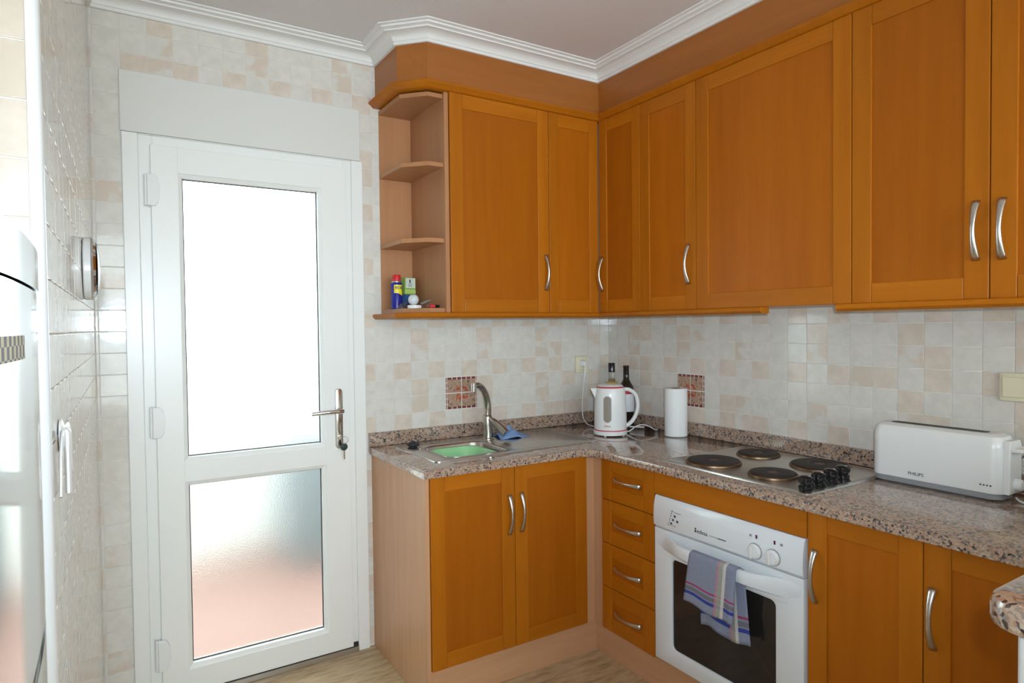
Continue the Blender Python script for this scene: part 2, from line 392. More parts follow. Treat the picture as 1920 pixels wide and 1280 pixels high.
# ---- tiles: every square is an object of its own, sharing meshes
TMESH = {}
def tile_mesh(w, h, mat):
    key = (round(w, 3), round(h, 3), mat)
    if key in TMESH: return TMESH[key]
    w, h = key[0], key[1]; b = bm_new(); T = 0.0045; e = 0.0010
    loops = []
    for ins, z in ((0, -T), (0, -0.0008), (0.0003, -0.0003), (e, 0.0)):
        loops.append([(-w / 2 + ins, -h / 2 + ins, z), (w / 2 - ins, -h / 2 + ins, z), (w / 2 - ins, h / 2 - ins, z), (-w / 2 + ins, h / 2 - ins, z)])
    loft(b, loops, False, True); me = finish(b, 'tile'); me.materials.append(M[mat])
    me.polygons.foreach_set('use_smooth', [True] * len(me.polygons))
    for p in me.polygons:
        if len(p.vertices) == 4 and abs(p.normal.z) > 0.99: p.use_smooth = False
    TMESH[key] = me; return me
def tile_kind(i, k, rnd):
    r = k % 3
    if r == 2 and i % 2 == 1: return 'tile_beige'
    if r == 1 and i % 4 == 2: return 'tile_half'
    if r == 0 and i % 4 == 2 and rnd < 0.7: return 'tile_beige'
    return 'tile_half' if rnd > 0.93 else ('tile_beige' if rnd < 0.04 else 'tile_cream')
def put_tiles(parent, org, u, u_lines, z_lines, keep, skip_idx=(), limit=300, order=None):
    """u: horizontal direction with room-side normal = u x z; lines hold (index, coordinate)"""
    u = Vector(u).normalized(); v = Vector((0, 0, 1)); nrm = u.cross(v); rot = basis(u, v, nrm); rng = random.Random(3)
    cells = []
    for (i, a0), (_, a1) in zip(u_lines, u_lines[1:]):
        for (k, c0), (_, c1) in zip(z_lines, z_lines[1:]):
            rnd = rng.random()
            if not keep((a0 + a1) / 2, (c0 + c1) / 2, i, k): continue
            ga = 0.0013 if i % 4 == 3 else 0.0008; gz = 0.0013 if k % 3 == 2 else 0.0008
            cells.append((a0, a1, c0, c1, tile_kind(i, k, rnd), ga, gz))
    if order: cells.sort(key=order)
    rest = bm_new(); nr = 0
    for j, (a0, a1, c0, c1, kd, ga, gz) in enumerate(cells):
        w, h = a1 - a0 - 2 * ga, c1 - c0 - 2 * gz
        if w < 0.006 or h < 0.006: continue
        p = Vector(org) + u * ((a0 + a1) / 2) + v * ((c0 + c1) / 2 - Vector(org).z)
        if j < limit:
            o = bpy.data.objects.new('tile', tile_mesh(w, h, kd)); COL.objects.link(o); o.parent = parent
            o.location = p - wpos(parent) + nrm * rng.uniform(-0.0003, 0.0002); o.rotation_euler = rot
        else:
            q = bm_new(); q.from_mesh(tile_mesh(w, h, 'tile_cream')); q.transform(Matrix.Translation(p - wpos(parent)) @ rot.to_matrix().to_4x4())
            me = bpy.data.meshes.new('t'); q.to_mesh(me); q.free(); rest.from_mesh(me); bpy.data.meshes.remove(me); nr += 1
    if nr:
        me = finish(rest, 'far_tiles', False); me.materials.append(M['tile_cream']); o = bpy.data.objects.new('far_tiles', me); COL.objects.link(o); o.parent = parent; o['kind'] = 'stuff'
    else: rest.free()
zl_all = [(-k, 1.34 - 0.074 * k) for k in range(18, -16, -1)]            # rising z; index grows upwards
zl_all = [(17 - n, z) for n, (_, z) in enumerate(zl_all)]                 # flipped so rows count like the print: large index = low row
zl = []
for k in range(18, -15, -1): zl.append((k - 1, 1.34 - 0.074 * k))          # tile between this line and the next one up is row k-1
zl = [q for q in zl if q[1] > -0.06]; zl[0] = (zl[0][0], max(zl[0][1], 0.0))
zl = [q for q in zl if q[1] < 2.45] + [(-15, 2.455)]
ul = [(-13, -2.267)] + [(i, -1.2795 + 0.0814 * i) for i in range(-12, 16)] + [(16, 0.0)]
ul = [q for q in ul if True]
def keep_back(x, z, i, k):
    if -2.172 < x < -1.336 and z < 2.225: return False
    if x > -1.20 and z > 1.40: return False
    if x > -1.30 and z < 0.89: return False
    if i in (4, 5) and k in (3, 4): return False
    return True
# the columns beside the door casing are cut to it
ulb = []
for i, x in ul:
    ulb.append((i, x))
put_tiles(wb, (0, 0, 0), (1, 0, 0), ulb, zl, keep_back)
def keep_right(a, z, i, k):
    if z < 0.89 or z > 1.40: return False
    if i in (6, 7) and k in (3, 4): return False
    return True
ur = [(0, 0.0)] + [(i + 1, 0.07 + 0.082 * i) for i in range(0, 30)]
put_tiles(wr, (0, 0, 0), (0, -1, 0), ur, zl, keep_right)
lv = Vector((LWX0 - LWX1, -NIB, 0)); LL = lv.length; lv.normalize()
ull = [(0, 0.0)] + [(i, LL - 0.082 * (20 - i)) for i in range(1, 21)]
ull = [q for q in ull if q[1] >= 0]
put_tiles(wl, (LWX1, NIB, 0), lv, [(i, a) for i, a in [(n, 0.012 + 0.082 * n) for n in range(0, 20)] if a < LL] + [(20, LL)], zl, lambda a, z, i, k: True, order=lambda c: c[0])
# end face of the left wall beside the fridge
nb = struct('wall_nib', (LWX1, NIB, 1.34))
b = bm_new(); box(b, -2.999, LWX1 - 0.012, NIB + 0.0018, NIB + 0.0040, 0, CZ); obj('masonry', b, M['grout'], nb)
put_tiles(nb, (LWX1, NIB, 0), (1, 0, 0), [(0, -0.258), (1, -0.176), (2, -0.094), (3, -0.012)], zl, lambda a, z, i, k: z > 0.6)
b = bm_new(); P = [(LWX1 - 0.013, NIB)] + [(LWX1 - 0.013 + 0.015 * math.sin(a), NIB + 0.011 - 0.015 * math.cos(a)) for a in [PI / 2 * k / 8 for k in range(9)]] + [(LWX1, NIB + 0.013), (LWX1 - 0.013, NIB + 0.013)]
prism(b, P, 'z', 0, CZ); tag(obj('trim_2', b, M['white_trim'], smooth=True, origin=(LWX1, NIB, 0)), kind='structure')
# decor groups of four printed squares
def decor_group(parent, centre, u):
    u = Vector(u); v = Vector((0, 0, 1)); rot = basis(u, v, u.cross(v))
    for sx in (-1, 1):
        for sy in (-1, 1):
            b = bm_new(); x, y = sx * 0.0407, sy * 0.037; w, h = 0.0385, 0.0347
            loops = [[(x - (w - i), y - (h - i), z), (x + (w - i), y - (h - i), z), (x + (w - i), y + (h - i), z), (x - (w - i), y + (h - i), z)] for i, z in ((0, -0.006), (0, -0.0008), (0.0012, 0.0))]
            loft(b, loops, False, True); me = finish(b, 'decor_tile'); me.materials.append(M['decor'])
            o = inst('decor_tile', me, parent, centre, rot); o['label'] = 'small printed tile with orange flowers and dashed red border'
decor_group(wb, (-1.2795 + 0.0814 * 5, 0, 1.34 - 0.074 * 4), (1, 0, 0))
decor_group(wr, (0, -0.07 - 0.082 * 6, 1.34 - 0.074 * 4), (0, -1, 0))

# cornice
SO = [(-1.262, 0.0), (-1.262, -0.24), (-1.172, -0.332), (-0.335, -0.332), (-0.335, -5.55)]
path = [(LWX1, NIB), (LWX0, 0.0)] + SO
z0 = 2.430; H = CZ - z0
prof = [(0, z0), (0.010, z0), (0.012, z0 + 0.004), (0.012, z0 + 0.010)]
for k in range(7):
    a = PI / 2 * k / 6; prof.append((0.016 + 0.038 * (1 - math.cos(a)), z0 + 0.012 + 0.024 * math.sin(a)))
prof += [(0.057, z0 + 0.036), (0.057, z0 + 0.041), (0.062, z0 + 0.043), (0.072, z0 + 0.045), (0.073, z0 + 0.051), (0.078, z0 + 0.052), (0.085, z0 + 0.053), (0.086, CZ + 0.001), (0, CZ + 0.001)]
b = bm_new(); sweep(b, path, prof); tag(obj('trim_1', b, M['plaster'], smooth=True, angle=25, origin=(-1.25, 0, z0)), kind='structure')

# ------------------------------------------------------------------ back door
dr = struct('door_1', (-1.75, 0, 0))
W = M['white_pvc']
b = bm_new()                                                    # flat outer casing
for x0, x1, z0_, z1_ in ((-2.177, -2.128, 0, 2.029), (-1.374, -1.326, 0.0, 2.029), (-2.128, -1.374, 2.026, 2.029)): box(b, x0, x1, -0.012, 0.05, z0_, z1_, 0.002, 1)
obj('casing', b, W, dr)
b = bm_new()
box(b, -2.128, -2.085, -0.007, 0.06, 0.02, 2.026, 0.002, 1); box(b, -1.407, -1.374, -0.007, 0.06, 0.02, 2.026, 0.002, 1); box(b, -2.085, -1.407, -0.007, 0.06, 1.985, 2.026, 0.002, 1)
obj('frame', b, W, dr)
def ring(bm, x0, x1, z0, z1, w, y0, y1, bev=0.003):
    box(bm, x0, x0 + w, y0, y1, z0, z1, bev, 2); box(bm, x1 - w, x1, y0, y1, z0, z1, bev, 2)
    box(bm, x0 + w - 0.002, x1 - w + 0.002, y0, y1, z0, z0 + w, bev, 2); box(bm, x0 + w - 0.002, x1 - w + 0.002, y0, y1, z1 - w, z1, bev, 2)
LX0, LX1 = -2.092, -1.400
for nm, x0, x1, z0_, z1_ in (('stile', LX0, -2.006, 0.03, 1.992), ('stile', -1.500, LX1, 0.03, 1.992)):
    b = bm_new(); box(b, x0, x1, -0.024, 0.05, z0_, z1_, 0.0015, 2); obj(nm, b, W, dr)
for z0_, z1_ in ((1.900, 1.992), (0.795, 0.870), (0.03, 0.115)):
    b = bm_new(); box(b, -2.007, -1.499, -0.0239, 0.05, z0_, z1_, 0.0015, 2); obj('rail', b, W, dr)
for z0_, z1_ in ((0.870, 1.900), (0.115, 0.795)):               # sloping glazing beads
    b = bm_new()
    lo = [(-2.006, -1.500, z0_, z1_, -0.020), (-1.994, -1.512, z0_ + 0.013, z1_ - 0.013, -0.012), (-1.992, -1.514, z0_ + 0.015, z1_ - 0.015, 0.006)]
    loops = [[(x0, y, a), (x1, y, a), (x1, y, c), (x0, y, c)] for x0, x1, a, c, y in lo]
    loft(b, loops, False, False); obj('glazing_bead', b, W, dr)
    b = bm_new()
    for xa, xb, za, zb in ((-1.9925, -1.9895, z0_ + .015, z1_ - .015), (-1.5165, -1.5135, z0_ + .015, z1_ - .015), (-1.9925, -1.5135, z0_ + .0145, z0_ + .0175), (-1.9925, -1.5135, z1_ - .0175, z1_ - .0145)): box(b, xa, xb, 0.003, 0.008, za, zb)
    obj('gasket', b, M['dark_gap'], dr)
    b = bm_new(); box(b, -2.004, -1.502, 0.008, 0.014, z0_ + 0.002, z1_ - 0.002); obj('pane', b, M['frost'], dr)
for zc in (1.832, 1.018, 0.19):
    b = bm_new(); box(b, -2.1125, -2.104, -0.030, -0.006, zc - 0.055, zc + 0.055, 0.003, 2)
    P = [(-2.105, zc - 0.055), (-2.080, zc - 0.055)] + [(-2.080 + 0.016 * math.sin(PI * k / 8) ** 0.6, zc - 0.055 + 0.11 * k / 8) for k in range(1, 8)] + [(-2.080, zc + 0.055), (-2.105, zc + 0.055)]
    prism(b, P, 'y', -0.036, -0.020, 0.003, 2); obj('hinge', b, M['white_plastic'], dr)
hp = bm_new()
P = rrect(-1.461, -1.432, 0.857, 1.100, 0.0143, 6); prism(hp, P, 'y', -0.033, -0.022, 0.003, 2); hp = obj('handle_plate', hp, M['dark_chrome'], dr, True)
b = bm_new(); tube(b, [(-1.4465, -0.03, 1.012), (-1.4465, -0.072, 1.012)], 0.010, 12)
tube(b, smooth_pts([(-1.444, -0.072, 1.012), (-1.470, -0.078, 1.013), (-1.52, -0.076, 1.012), (-1.566, -0.070, 1.010)], 5), [0.010] * 5 + [0.0085] * 11, 12); obj('lever', b, M['chrome'], hp, True)
b = bm_new(); tube(b, [(-1.4465, -0.02, 0.902), (-1.4465, -0.040, 0.902)], 0.0085, 12); obj('lock_cylinder', b, M['chrome'], hp, True)
b = bm_new(); box(b, -2.128, -1.374, -0.018, 0.06, 0.0, 0.022, 0.002, 1); obj('threshold', b, M['nickel'], dr)
b = bm_new(); box(b, -2.09, -1.402, -0.016, 0.03, 0.0225, 0.0295); obj('door_seal', b, M['dark_gap'], dr)
b = bm_new(); box(b, -1.4, -1.376, -0.012, 0.0, 0.0225, 0.040); obj('seal_block', b, M['dark_gap'], dr)
b = bm_new(); box(b, -2.180, -1.334, -0.010, 0.05, 2.031, 2.240, 0.0015, 1); tag(obj('trim_3', b, new_mat('matt_white_cover', srgb(220, 218, 212), 0.45), origin=(-1.75, 0, 2.03)), kind='structure')
# keys left in the lock
ky = thing('bunch_of_keys', 'small bunch of keys with dark fob hanging from the white door lock', 'keys', (-1.4465, -0.041, 0.902))
b = bm_new(); box(b, -1.4485, -1.4445, -0.060, -0.0405, 0.892, 0.914, 0.001, 1); obj('key', b, M['chrome'], ky)
b = bm_new(); tube(b, [(-1.4465 + 0.014 + 0.014 * math.cos(a), -0.057, 0.893 + 0.014 * math.sin(a)) for a in [2 * PI * k / 18 for k in range(19)]], 0.0012, 6); obj('key_ring', b, M['chrome'], ky, True)
b = bm_new(); lathe(b, [(0.001, -0.004), (0.014, -0.003), (0.015, 0.0), (0.014, 0.003), (0.001, 0.004)], (-1.436, -0.056, 0.866), 16, mat=Matrix.Rotation(PI / 2, 3, 'X')); obj('key_fob', b, new_mat('dark_green_fob', srgb(40, 62, 58), 0.3), ky, True)
b = bm_new(); box(b, -1.439, -1.433, -0.059, -0.057, 0.816, 0.862, 0.0008, 1); obj('key', b, M['chrome'], ky)

# ------------------------------------------------------------------ outside, seen through the frosted glass
b = bm_new(); box(b, -6, 4, 0.24, 6.0, -0.14, -0.04); tag(obj('ground', b, M['terracotta'], origin=(-1, 3, -0.04)), kind='structure')
b = bm_new(); box(b, -6, 4, 1.75, 1.9, -0.04, 1.15); tag(obj('wall_terrace', b, M['render_white'], origin=(-1, 1.8, -0.04)), kind='structure')
gc = thing('storage_box', 'blue-grey blurred shape outside behind the right side of the lower frosted pane', 'storage box', (-1.0, 1.4, -0.04))
b = bm_new(); box(b, -1.36, -0.65, 1.15, 1.6, -0.02, 0.64, 0.01, 2); obj('body', b, M['blue_grey'], gc)
b = bm_new(); box(b, -1.38, -0.63, 1.13, 1.62, 0.64, 0.70, 0.012, 2); obj('lid', b, M['blue_grey'], gc)
b = bm_new(); box(b, -1.34, -0.67, 1.17, 1.58, -0.04, -0.02); obj('plinth', b, M['dark_gap'], gc)

# ------------------------------------------------------------------ cabinets
# bow handle, built once: along local z, standing out along local -y
def handle_mesh(L=0.148, out=0.027):
    b = bm_new(); n = 16; pts = []; r1 = []; r2 = []
    for k in range(n + 1):
        u = k / n; s = math.sin(PI * u); z = (u - 0.5) * L
        pts.append((0, -0.002 - (out - 0.004) * s ** 0.8, z)); q = abs(2 * u - 1)
        r1.append(0.0040 + 0.0015 * q); r2.append(0.0058 + 0.0046 * q ** 1.5)
    tube(b, pts, r1, 10, r2, up=(0, 1, 0)); me = finish(b, 'handle'); me.materials.append(M['nickel'])
    me.polygons.foreach_set('use_smooth', [True] * len(me.polygons)); return me
HM = handle_mesh()
def panel_door(parent, face, a0, a1, z0, z1, plane, st=0.057, rt=0.057, handle=None, name='door', T=0.020, rec=0.005):
    """face 'y': door front at y=plane, spans x a0..a1; face 'x': front at x=plane, spans y a0..a1. front looks to -axis"""
    g = 0.0012; a0 += g; a1 -= g
    def bx(bm, u0, u1, w0, w1, d0, d1, bev):
        if face == 'y': box(bm, u0, u1, plane + d0, plane + d1, w0, w1, bev, 2)
        else: box(bm, plane + d0, plane + d1, u0, u1, w0, w1, bev, 2)
    b = bm_new(); bx(b, a0 + st - 0.002, a1 - st + 0.002, z0 + rt - 0.002, z1 - rt + 0.002, rec, T - 0.002, 0); d = obj(name, b, M['panel_v'], parent)
    for u0, u1 in ((a0, a0 + st), (a1 - st, a1)):
        b = bm_new(); bx(b, u0, u1, z0, z1, 0, T, 0.0022); obj('stile', b, M['door_v'], d)
    hm = M['door_x'] if face == 'y' else M['door_y']
    for w0, w1 in ((z0, z0 + rt), (z1 - rt, z1)):
        b = bm_new(); bx(b, a0 + st + 0.0003, a1 - st - 0.0003, w0, w1, 0.0006, T, 0.0022); obj('rail', b, hm, d)
    if handle:
        kind, ha, hz = handle
        if kind == 'v': rot = (0, 0, 0) if face == 'y' else (0, 0, -PI / 2)
        else: rot = (0, PI / 2, 0) if face == 'y' else Euler((0, PI / 2, -PI / 2))
        if face == 'y': inst('handle', HM, d, (ha, plane, hz), rot)
        else:
            if kind == 'v': inst('handle', HM, d, (plane, ha, hz), rot)
            else: inst('handle', HM, d, (plane, ha, hz), basis(Vector((0, 0, 1)), Vector((1, 0, 0)), Vector((0, 1, 0))))
    return d
UZ0, UZ1 = 1.400, 2.258
UB, UR = -0.34, -0.343
def carcass(parent, x0, x1, y0, y1, z0, z1, mat='beech_v', name='body'):
    b = bm_new(); box(b, x0, x1, y0, y1, z0, z1); return obj(name, b, M[mat], parent)
# open corner shelf unit
cs = thing('corner_shelf_unit', 'open wall shelf unit with cut-off corner and two mid shelves, left end of wall cabinets', 'shelf', (-1.18, 0, UZ0))
OCT = [(-1.107, -0.004), (-1.250, -0.004), (-1.250, -0.235), (-1.170, -0.320), (-1.107, -0.320)]
for zt, nm in ((1.418, 'shelf'), (1.690, 'shelf'), (1.984, 'shelf'), (2.250, 'top_board')):
    b = bm_new(); prism(b, OCT, 'z', zt - 0.017, zt, 0.001, 1); obj(nm, b, M['shelf_x'], cs)
b = bm_new(); box(b, -1.249, -1.107, -0.004, 0.0, 1.402, 2.249); obj('back_panel', b, M['shelf_v'], cs)
b = bm_new(); box(b, -1.1065, -1.0885, -0.332, 0.0, 1.400, 2.256, 0.001, 1); obj('side_panel', b, M['shelf_v'], cs)
# back-run wall cabinet
w1 = thing('wall_cabinet', 'honey wood wall cabinet above the sink, next to the open corner shelf', 'cabinet', (-0.85, 0, UZ0))
carcass(w1, -1.088, -0.617, -0.319, 0.0, UZ0, 2.256)
panel_door(w1, 'y', -1.0875, -0.6164, UZ0, UZ1, UB, handle=('v', -0.636, 1.571))
# corner wall cabinet with two hinged leaves meeting in the corner
w2 = thing('corner_wall_cabinet', 'L-shaped corner wall cabinet with two narrow leaves meeting in the inner corner', 'cabinet', (-0.3, -0.3, UZ0))
b = bm_new(); prism(b, [(-0.616, 0), (-0.616, -0.319), (-0.322, -0.319), (-0.322, -0.606), (0, -0.606), (0, 0)], 'z', UZ0, 2.256); obj('body', b, M['beech_v'], w2)
panel_door(w2, 'y', -0.6164, -0.3455, UZ0, UZ1, UB, st=0.05)
panel_door(w2, 'x', -0.6068, -0.3425, UZ0, UZ1, UR, st=0.05, handle=('v', -0.366, 1.572))
w3 = thing('wall_cabinet', 'narrow single-door wall cabinet between the corner cabinet and the wide hood cabinet', 'cabinet', (-0.17, -0.75, UZ0))
carcass(w3, -0.322, 0, -0.9055, -0.607, UZ0, 2.256); panel_door(w3, 'x', -0.906, -0.6068, UZ0, UZ1, UR, st=0.052, handle=('v', -0.871, 1.573))
w4 = thing('wall_cabinet', 'widest wall cabinet, one broad door without a handle, above the hob', 'cabinet', (-0.17, -1.2, UZ0))
carcass(w4, -0.322, 0, -1.5055, -0.9065, UZ0, 2.256); panel_door(w4, 'x', -1.506, -0.906, UZ0, UZ1, UR, st=0.058)
w5 = thing('wall_cabinet', 'double-door wall cabinet at the right edge with paired bow handles above the toaster', 'cabinet', (-0.17, -1.86, UZ0))
carcass(w5, -0.322, 0, -2.216, -1.5065, UZ0, 2.256)
panel_door(w5, 'x', -1.861, -1.506, UZ0, UZ1, UR, handle=('v', -1.832, 1.574)); panel_door(w5, 'x', -2.216, -1.861, UZ0, UZ1, UR, handle=('v', -1.889, 1.572))
# crown moulding, soffit boards, light rails
CP = [(-1.250, 0.0), (-1.250, -0.235), (-1.170, -0.322), (-0.322, -0.322), (-0.322, -2.216)]
prof = [(-0.02, 2.259), (0.022, 2.259), (0.026, 2.262), (0.030, 2.268), (0.040, 2.274), (0.042, 2.279), (0.040, 2.284), (-0.02, 2.284)]
b = bm_new(); sweep(b, CP, prof); o = obj('crown_moulding', b, M['door_x'], smooth=True, origin=(-0.6, -0.3, 2.259)); tag(o, 'honey wood crown moulding running along the tops of all wall cabinets', 'moulding')
prof = [(-0.006, 2.284), (0.012, 2.284), (0.012, 2.436), (-0.006, 2.436)]
sf = thing('soffit_board', 'plain beech-coloured boards closing the gap between crown moulding and plaster cornice', 'panel', (-0.8, -0.3, 2.284))
b = bm_new(); sweep(b, [CP[0], CP[1], (-1.2105, -0.2785)], prof); obj('board', b, M['soffit_y'], sf)
b = bm_new(); sweep(b, [(-1.211, -0.278), CP[2], CP[3], (-0.322, -0.336)], prof); obj('board', b, M['soffit'], sf)
b = bm_new(); sweep(b, [(-0.322, -0.336), (-0.322, -5.55)], prof); obj('board', b, M['soffit_y'], sf)
prof = [(-0.012, 1.3995), (0.034, 1.3995), (0.038, 1.395), (0.036, 1.386), (0.026, 1.378), (-0.012, 1.378)]
lr = CP[:4] + [(-0.322, -1.199)]
b = bm_new(); sweep(b, lr, prof); tag(obj('light_rail', b, M['door_x'], smooth=True, angle=25, origin=(-0.6, -0.3, 1.378)), 'honey wood rail under the open shelf and corner cabinets, ending below the widest cabinet', 'moulding')
b = bm_new(); sweep(b, [(-0.322, -1.466), (-0.322, -2.216)], prof); tag(obj('light_rail', b, M['door_y'], smooth=True, angle=25, origin=(-0.32, -1.8, 1.378)), 'short honey wood rail under the double wall cabinet at the right edge', 'moulding')
# base units
BZ0, BZ1, BB, BR = 0.1246, 0.8155, -0.548, -0.558
sk = thing('sink_base_cabinet', 'two-door base cabinet under the sink with a bare beech end panel', 'cabinet', (-0.95, -0.27, 0))
b = bm_new()                                                    # open box so the bowl has room
box(b, -1.286, -0.589, -0.526, 0.0, 0.125, 0.141); box(b, -1.286, -0.589, -0.012, 0.0, 0.141, 0.8155); box(b, -0.604, -0.589, -0.526, -0.012, 0.141, 0.8155)
obj('body', b, M['beech_v'], sk)
b = bm_new(); box(b, -1.303, -1.287, -0.541, 0.0, 0.0, 0.8165, 0.001, 1); obj('end_panel', b, M['beech_v'], sk)
panel_door(sk, 'y', -1.2865, -0.9353, BZ0, BZ1, BB, handle=('v', -0.961, 0.634)); panel_door(sk, 'y', -0.9353, -0.5885, BZ0, BZ1, BB, handle=('v', -0.907, 0.636))
fp = thing('corner_filler_post', 'plain beech filler post in the inner corner between sink doors and drawers', 'panel', (-0.56, -0.55, 0.125))
b = bm_new(); box(b, -0.588, -0.548, -0.542, -0.528, 0.1246, 0.8165); box(b, -0.548, -0.532, -0.601, -0.528, 0.1246, 0.8165); obj('post', b, M['beech_v'], fp)
pl = thing('plinth', 'beech plinth board below the sink doors, floor level', 'plinth', (-0.9, -0.53, 0))
b = bm_new(); box(b, -1.286, -0.536, -0.537, -0.522, 0.0, 0.1235); obj('board', b, M['beech_x'], pl)
pl2 = thing('plinth', 'beech plinth board below the drawers and oven, floor level', 'plinth', (-0.54, -1.2, 0))
b = bm_new(); box(b, -0.5365, -0.521, -2.30, -0.5375, 0.0, 0.1235); obj('board', b, M['beech_y'], pl2)
dw = thing('drawer_cabinet', 'narrow base unit with four stacked drawers left of the oven', 'drawers', (-0.3, -0.75, 0.125))
carcass(dw, -0.537, -0.03, -0.895, -0.602, 0.125, 0.8155)
for z0_, z1_, hz in ((0.1246, 0.2955, 0.209), (0.2985, 0.4715, 0.386), (0.4745, 0.6465, 0.561), (0.6495, 0.8155, 0.738)):
    panel_door(dw, 'x', -0.8965, -0.6015, z0_, z1_, BR, st=0.056, rt=0.054, handle=('h', -0.756, hz), name='drawer_front')
oh = thing('oven_housing', 'honey wood filler panel above the built-in oven', 'cabinet', (-0.3, -1.2, 0.125))
b = bm_new(); box(b, BR, -0.54, -1.502, -0.898, 0.731, 0.8155, 0.0015, 1); obj('filler_panel', b, M['door_y'], oh)
bc = thing('base_cabinet', 'single-door base cabinet right of the oven, bow handle at its left edge', 'cabinet', (-0.3, -1.66, 0.125))
carcass(bc, -0.537, -0.03, -1.809, -1.505, 0.125, 0.8155); panel_door(bc, 'x', -1.8105, -1.504, BZ0, BZ1, BR, handle=('v', -1.529, 0.634))
bc2 = thing('base_cabinet', 'base cabinet partly hidden behind the raised granite bar', 'cabinet', (-0.3, -2.05, 0.125))
carcass(bc2, -0.537, -0.03, -2.29, -1.811, 0.125, 0.8155); panel_door(bc2, 'x', -2.29, -1.8105, BZ0, BZ1, BR, st=0.060, handle=('v', -1.8335, 0.630))

# worktop
wt = thing('granite_worktop', 'L-shaped speckled pink granite worktop with raised edge along the walls', 'worktop', (-0.6, -0.3, 0.845))
outer = [(-1.3159, 0.0), (-1.3159, -0.566), (-0.645, -0.566), (-0.615, -0.575), (-0.590, -0.605), (-0.583, -0.640), (-0.583, -2.30), (0, -2.30), (0, 0)]
hole = rrect(-1.150, -0.872, -0.428, -0.158, 0.05)
b = bm_new(); plate_with_holes(b, outer, [hole], 0.8170, 0.845, 0.004); obj('slab', b, M['granite'], wt, True, angle=30)
b = bm_new(); box(b, -1.3159, 0.0, -0.020, -0.0002, 0.8452, 0.9033, 0.002, 1); obj('upstand', b, M['granite'], wt)
b = bm_new(); box(b, -0.020, -0.0002, -2.30, -0.0205, 0.8452, 0.9033, 0.002, 1); obj('upstand', b, M['granite'], wt)
# raised bar
br = thing('breakfast_bar', 'granite bar top with rounded corner on a white tiled half wall, lower right corner', 'bar', (-0.9, -2.4, 0))
cr_ = 0.045; P = [(0, -2.272), (0, -2.62), (-1.425, -2.62)] + [(-1.425 + cr_ - cr_ * math.cos(a), -2.272 - cr_ + cr_ * math.sin(a)) for a in [PI / 2 * k / 8 for k in range(9)]]
b = bm_new(); plate_with_holes(b, P, [], 1.013, 1.045, 0.010)
bmesh.ops.bevel(b, geom=[e for e in b.edges if abs(e.verts[0].co.z - 1.013) < 1e-5 and abs(e.verts[1].co.z - 1.013) < 1e-5 and len(e.link_faces) == 2 and e.calc_face_angle(0) > 0.5], offset=0.006, segments=2, profile=0.5, affect='EDGES')
obj('bar_top', b, M['granite'], br, True, angle=30)
b = bm_new(); box(b, -1.404, -0.003, -2.575, -2.312, 0.0, 1.0125); obj('half_wall', b, M['grout'], br)
b = bm_new(); P = [(-1.410 + 0.013 - 0.013 * math.cos(a), -2.303 - 0.013 + 0.013 * math.sin(a)) for a in [PI / 2 * k / 8 for k in range(9)]]; P = P + [(-1.397, -2.316)]
prism(b, P, 'z', 0, 1.0125); obj('corner_trim', b, M['white_trim'], br, True)
rot = basis(Vector((0, -1, 0)), Vector((0, 0, 1)), Vector((-1, 0, 0)))
for k in range(6):
    for i in range(3):
        inst('tile', tile_mesh(0.080, 0.072, 'tile_beige' if (i + k) % 4 == 0 else 'tile_cream'), br, (-1.410, -2.357 - 0.082 * i, 0.975 - 0.074 * k), rot)

# ------------------------------------------------------------------ oven
ov = thing('oven', 'white built-in electric oven with dark glass window under the hob', 'oven', (-0.5, -1.2, 0.134))
OY0, OY1 = -1.4965, -0.9045
E_ = M['white_enamel']
b = bm_new(); box(b, -0.535, -0.06, OY0 + 0.01, OY1 - 0.01, 0.136, 0.726); obj('body', b, M['grey_plastic'], ov)
b = bm_new()                                                   # control panel, bowed forward a little
P = [(-0.535, 0.616), (-0.563, 0.616), (-0.571, 0.624), (-0.573, 0.65), (-0.571, 0.69), (-0.563, 0.722), (-0.557, 0.7285), (-0.535, 0.7285)]
loops = [[(x, y, z) for x, z in P] for y in (OY0, OY0 + 0.01, OY1 - 0.01, OY1)]
for lp, s in ((0, 0.6), (3, 0.6)): loops[lp] = [(-0.535 + (x + 0.535) * 0.86, y, z) for x, y, z in loops[lp]]
loft(b, loops); cp = obj('control_panel', b, E_, ov, True, angle=35)
# door: frame with a recessed window
odz0, odz1 = 0.136, 0.612
b = bm_new()
pane = rrect(OY0 + 0.092, OY1 - 0.084, 0.195, 0.517, 0.018, 4)
outer = [(OY0, odz0), (OY1, odz0), (OY1, odz1), (OY0, odz1)]
plate_with_holes(b, outer, [pane], 0.0, 0.028, 0.004)
b.transform(Matrix(((0, 0, -1, -0.535), (1, 0, 0, 0), (0, 1, 0, 0), (0, 0, 0, 1)))); od = obj('oven_door', b, E_, ov, True, angle=30)
b = bm_new(); prism(b, rrect(OY0 + 0.088, OY1 - 0.080, 0.191, 0.521, 0.02, 4), 'x', -0.5555, -0.549); obj('window_glass', b, M['oven_glass'], od)
b = bm_new()                                                   # bowed grip standing off the door
N = 20; loops = []
for k in range(N + 1):
    u = k / N; y = OY1 - 0.010 + (OY0 - OY1 + 0.020) * u; s = min(1, max(0, (u - 0.02) / 0.28)); e = min(1, max(0, (0.98 - u) / 0.28)); q = (s * s * (3 - 2 * s)) * (e * e * (3 - 2 * e))
    xo = -0.563 - 0.050 * q; zt = 0.596 - 0.004 * q; zb = 0.536 + 0.012 * q; th = 0.010 + 0.004 * q
    loops.append([(xo + th, y, zt), (xo + 0.003, y, zt), (xo, y, zt - 0.006), (xo - 0.002, y, (zt + zb) / 2), (xo + 0.003, y, zb + 0.004), (xo + 0.010, y, zb), (xo + th + 0.004, y, zb + 0.004)])
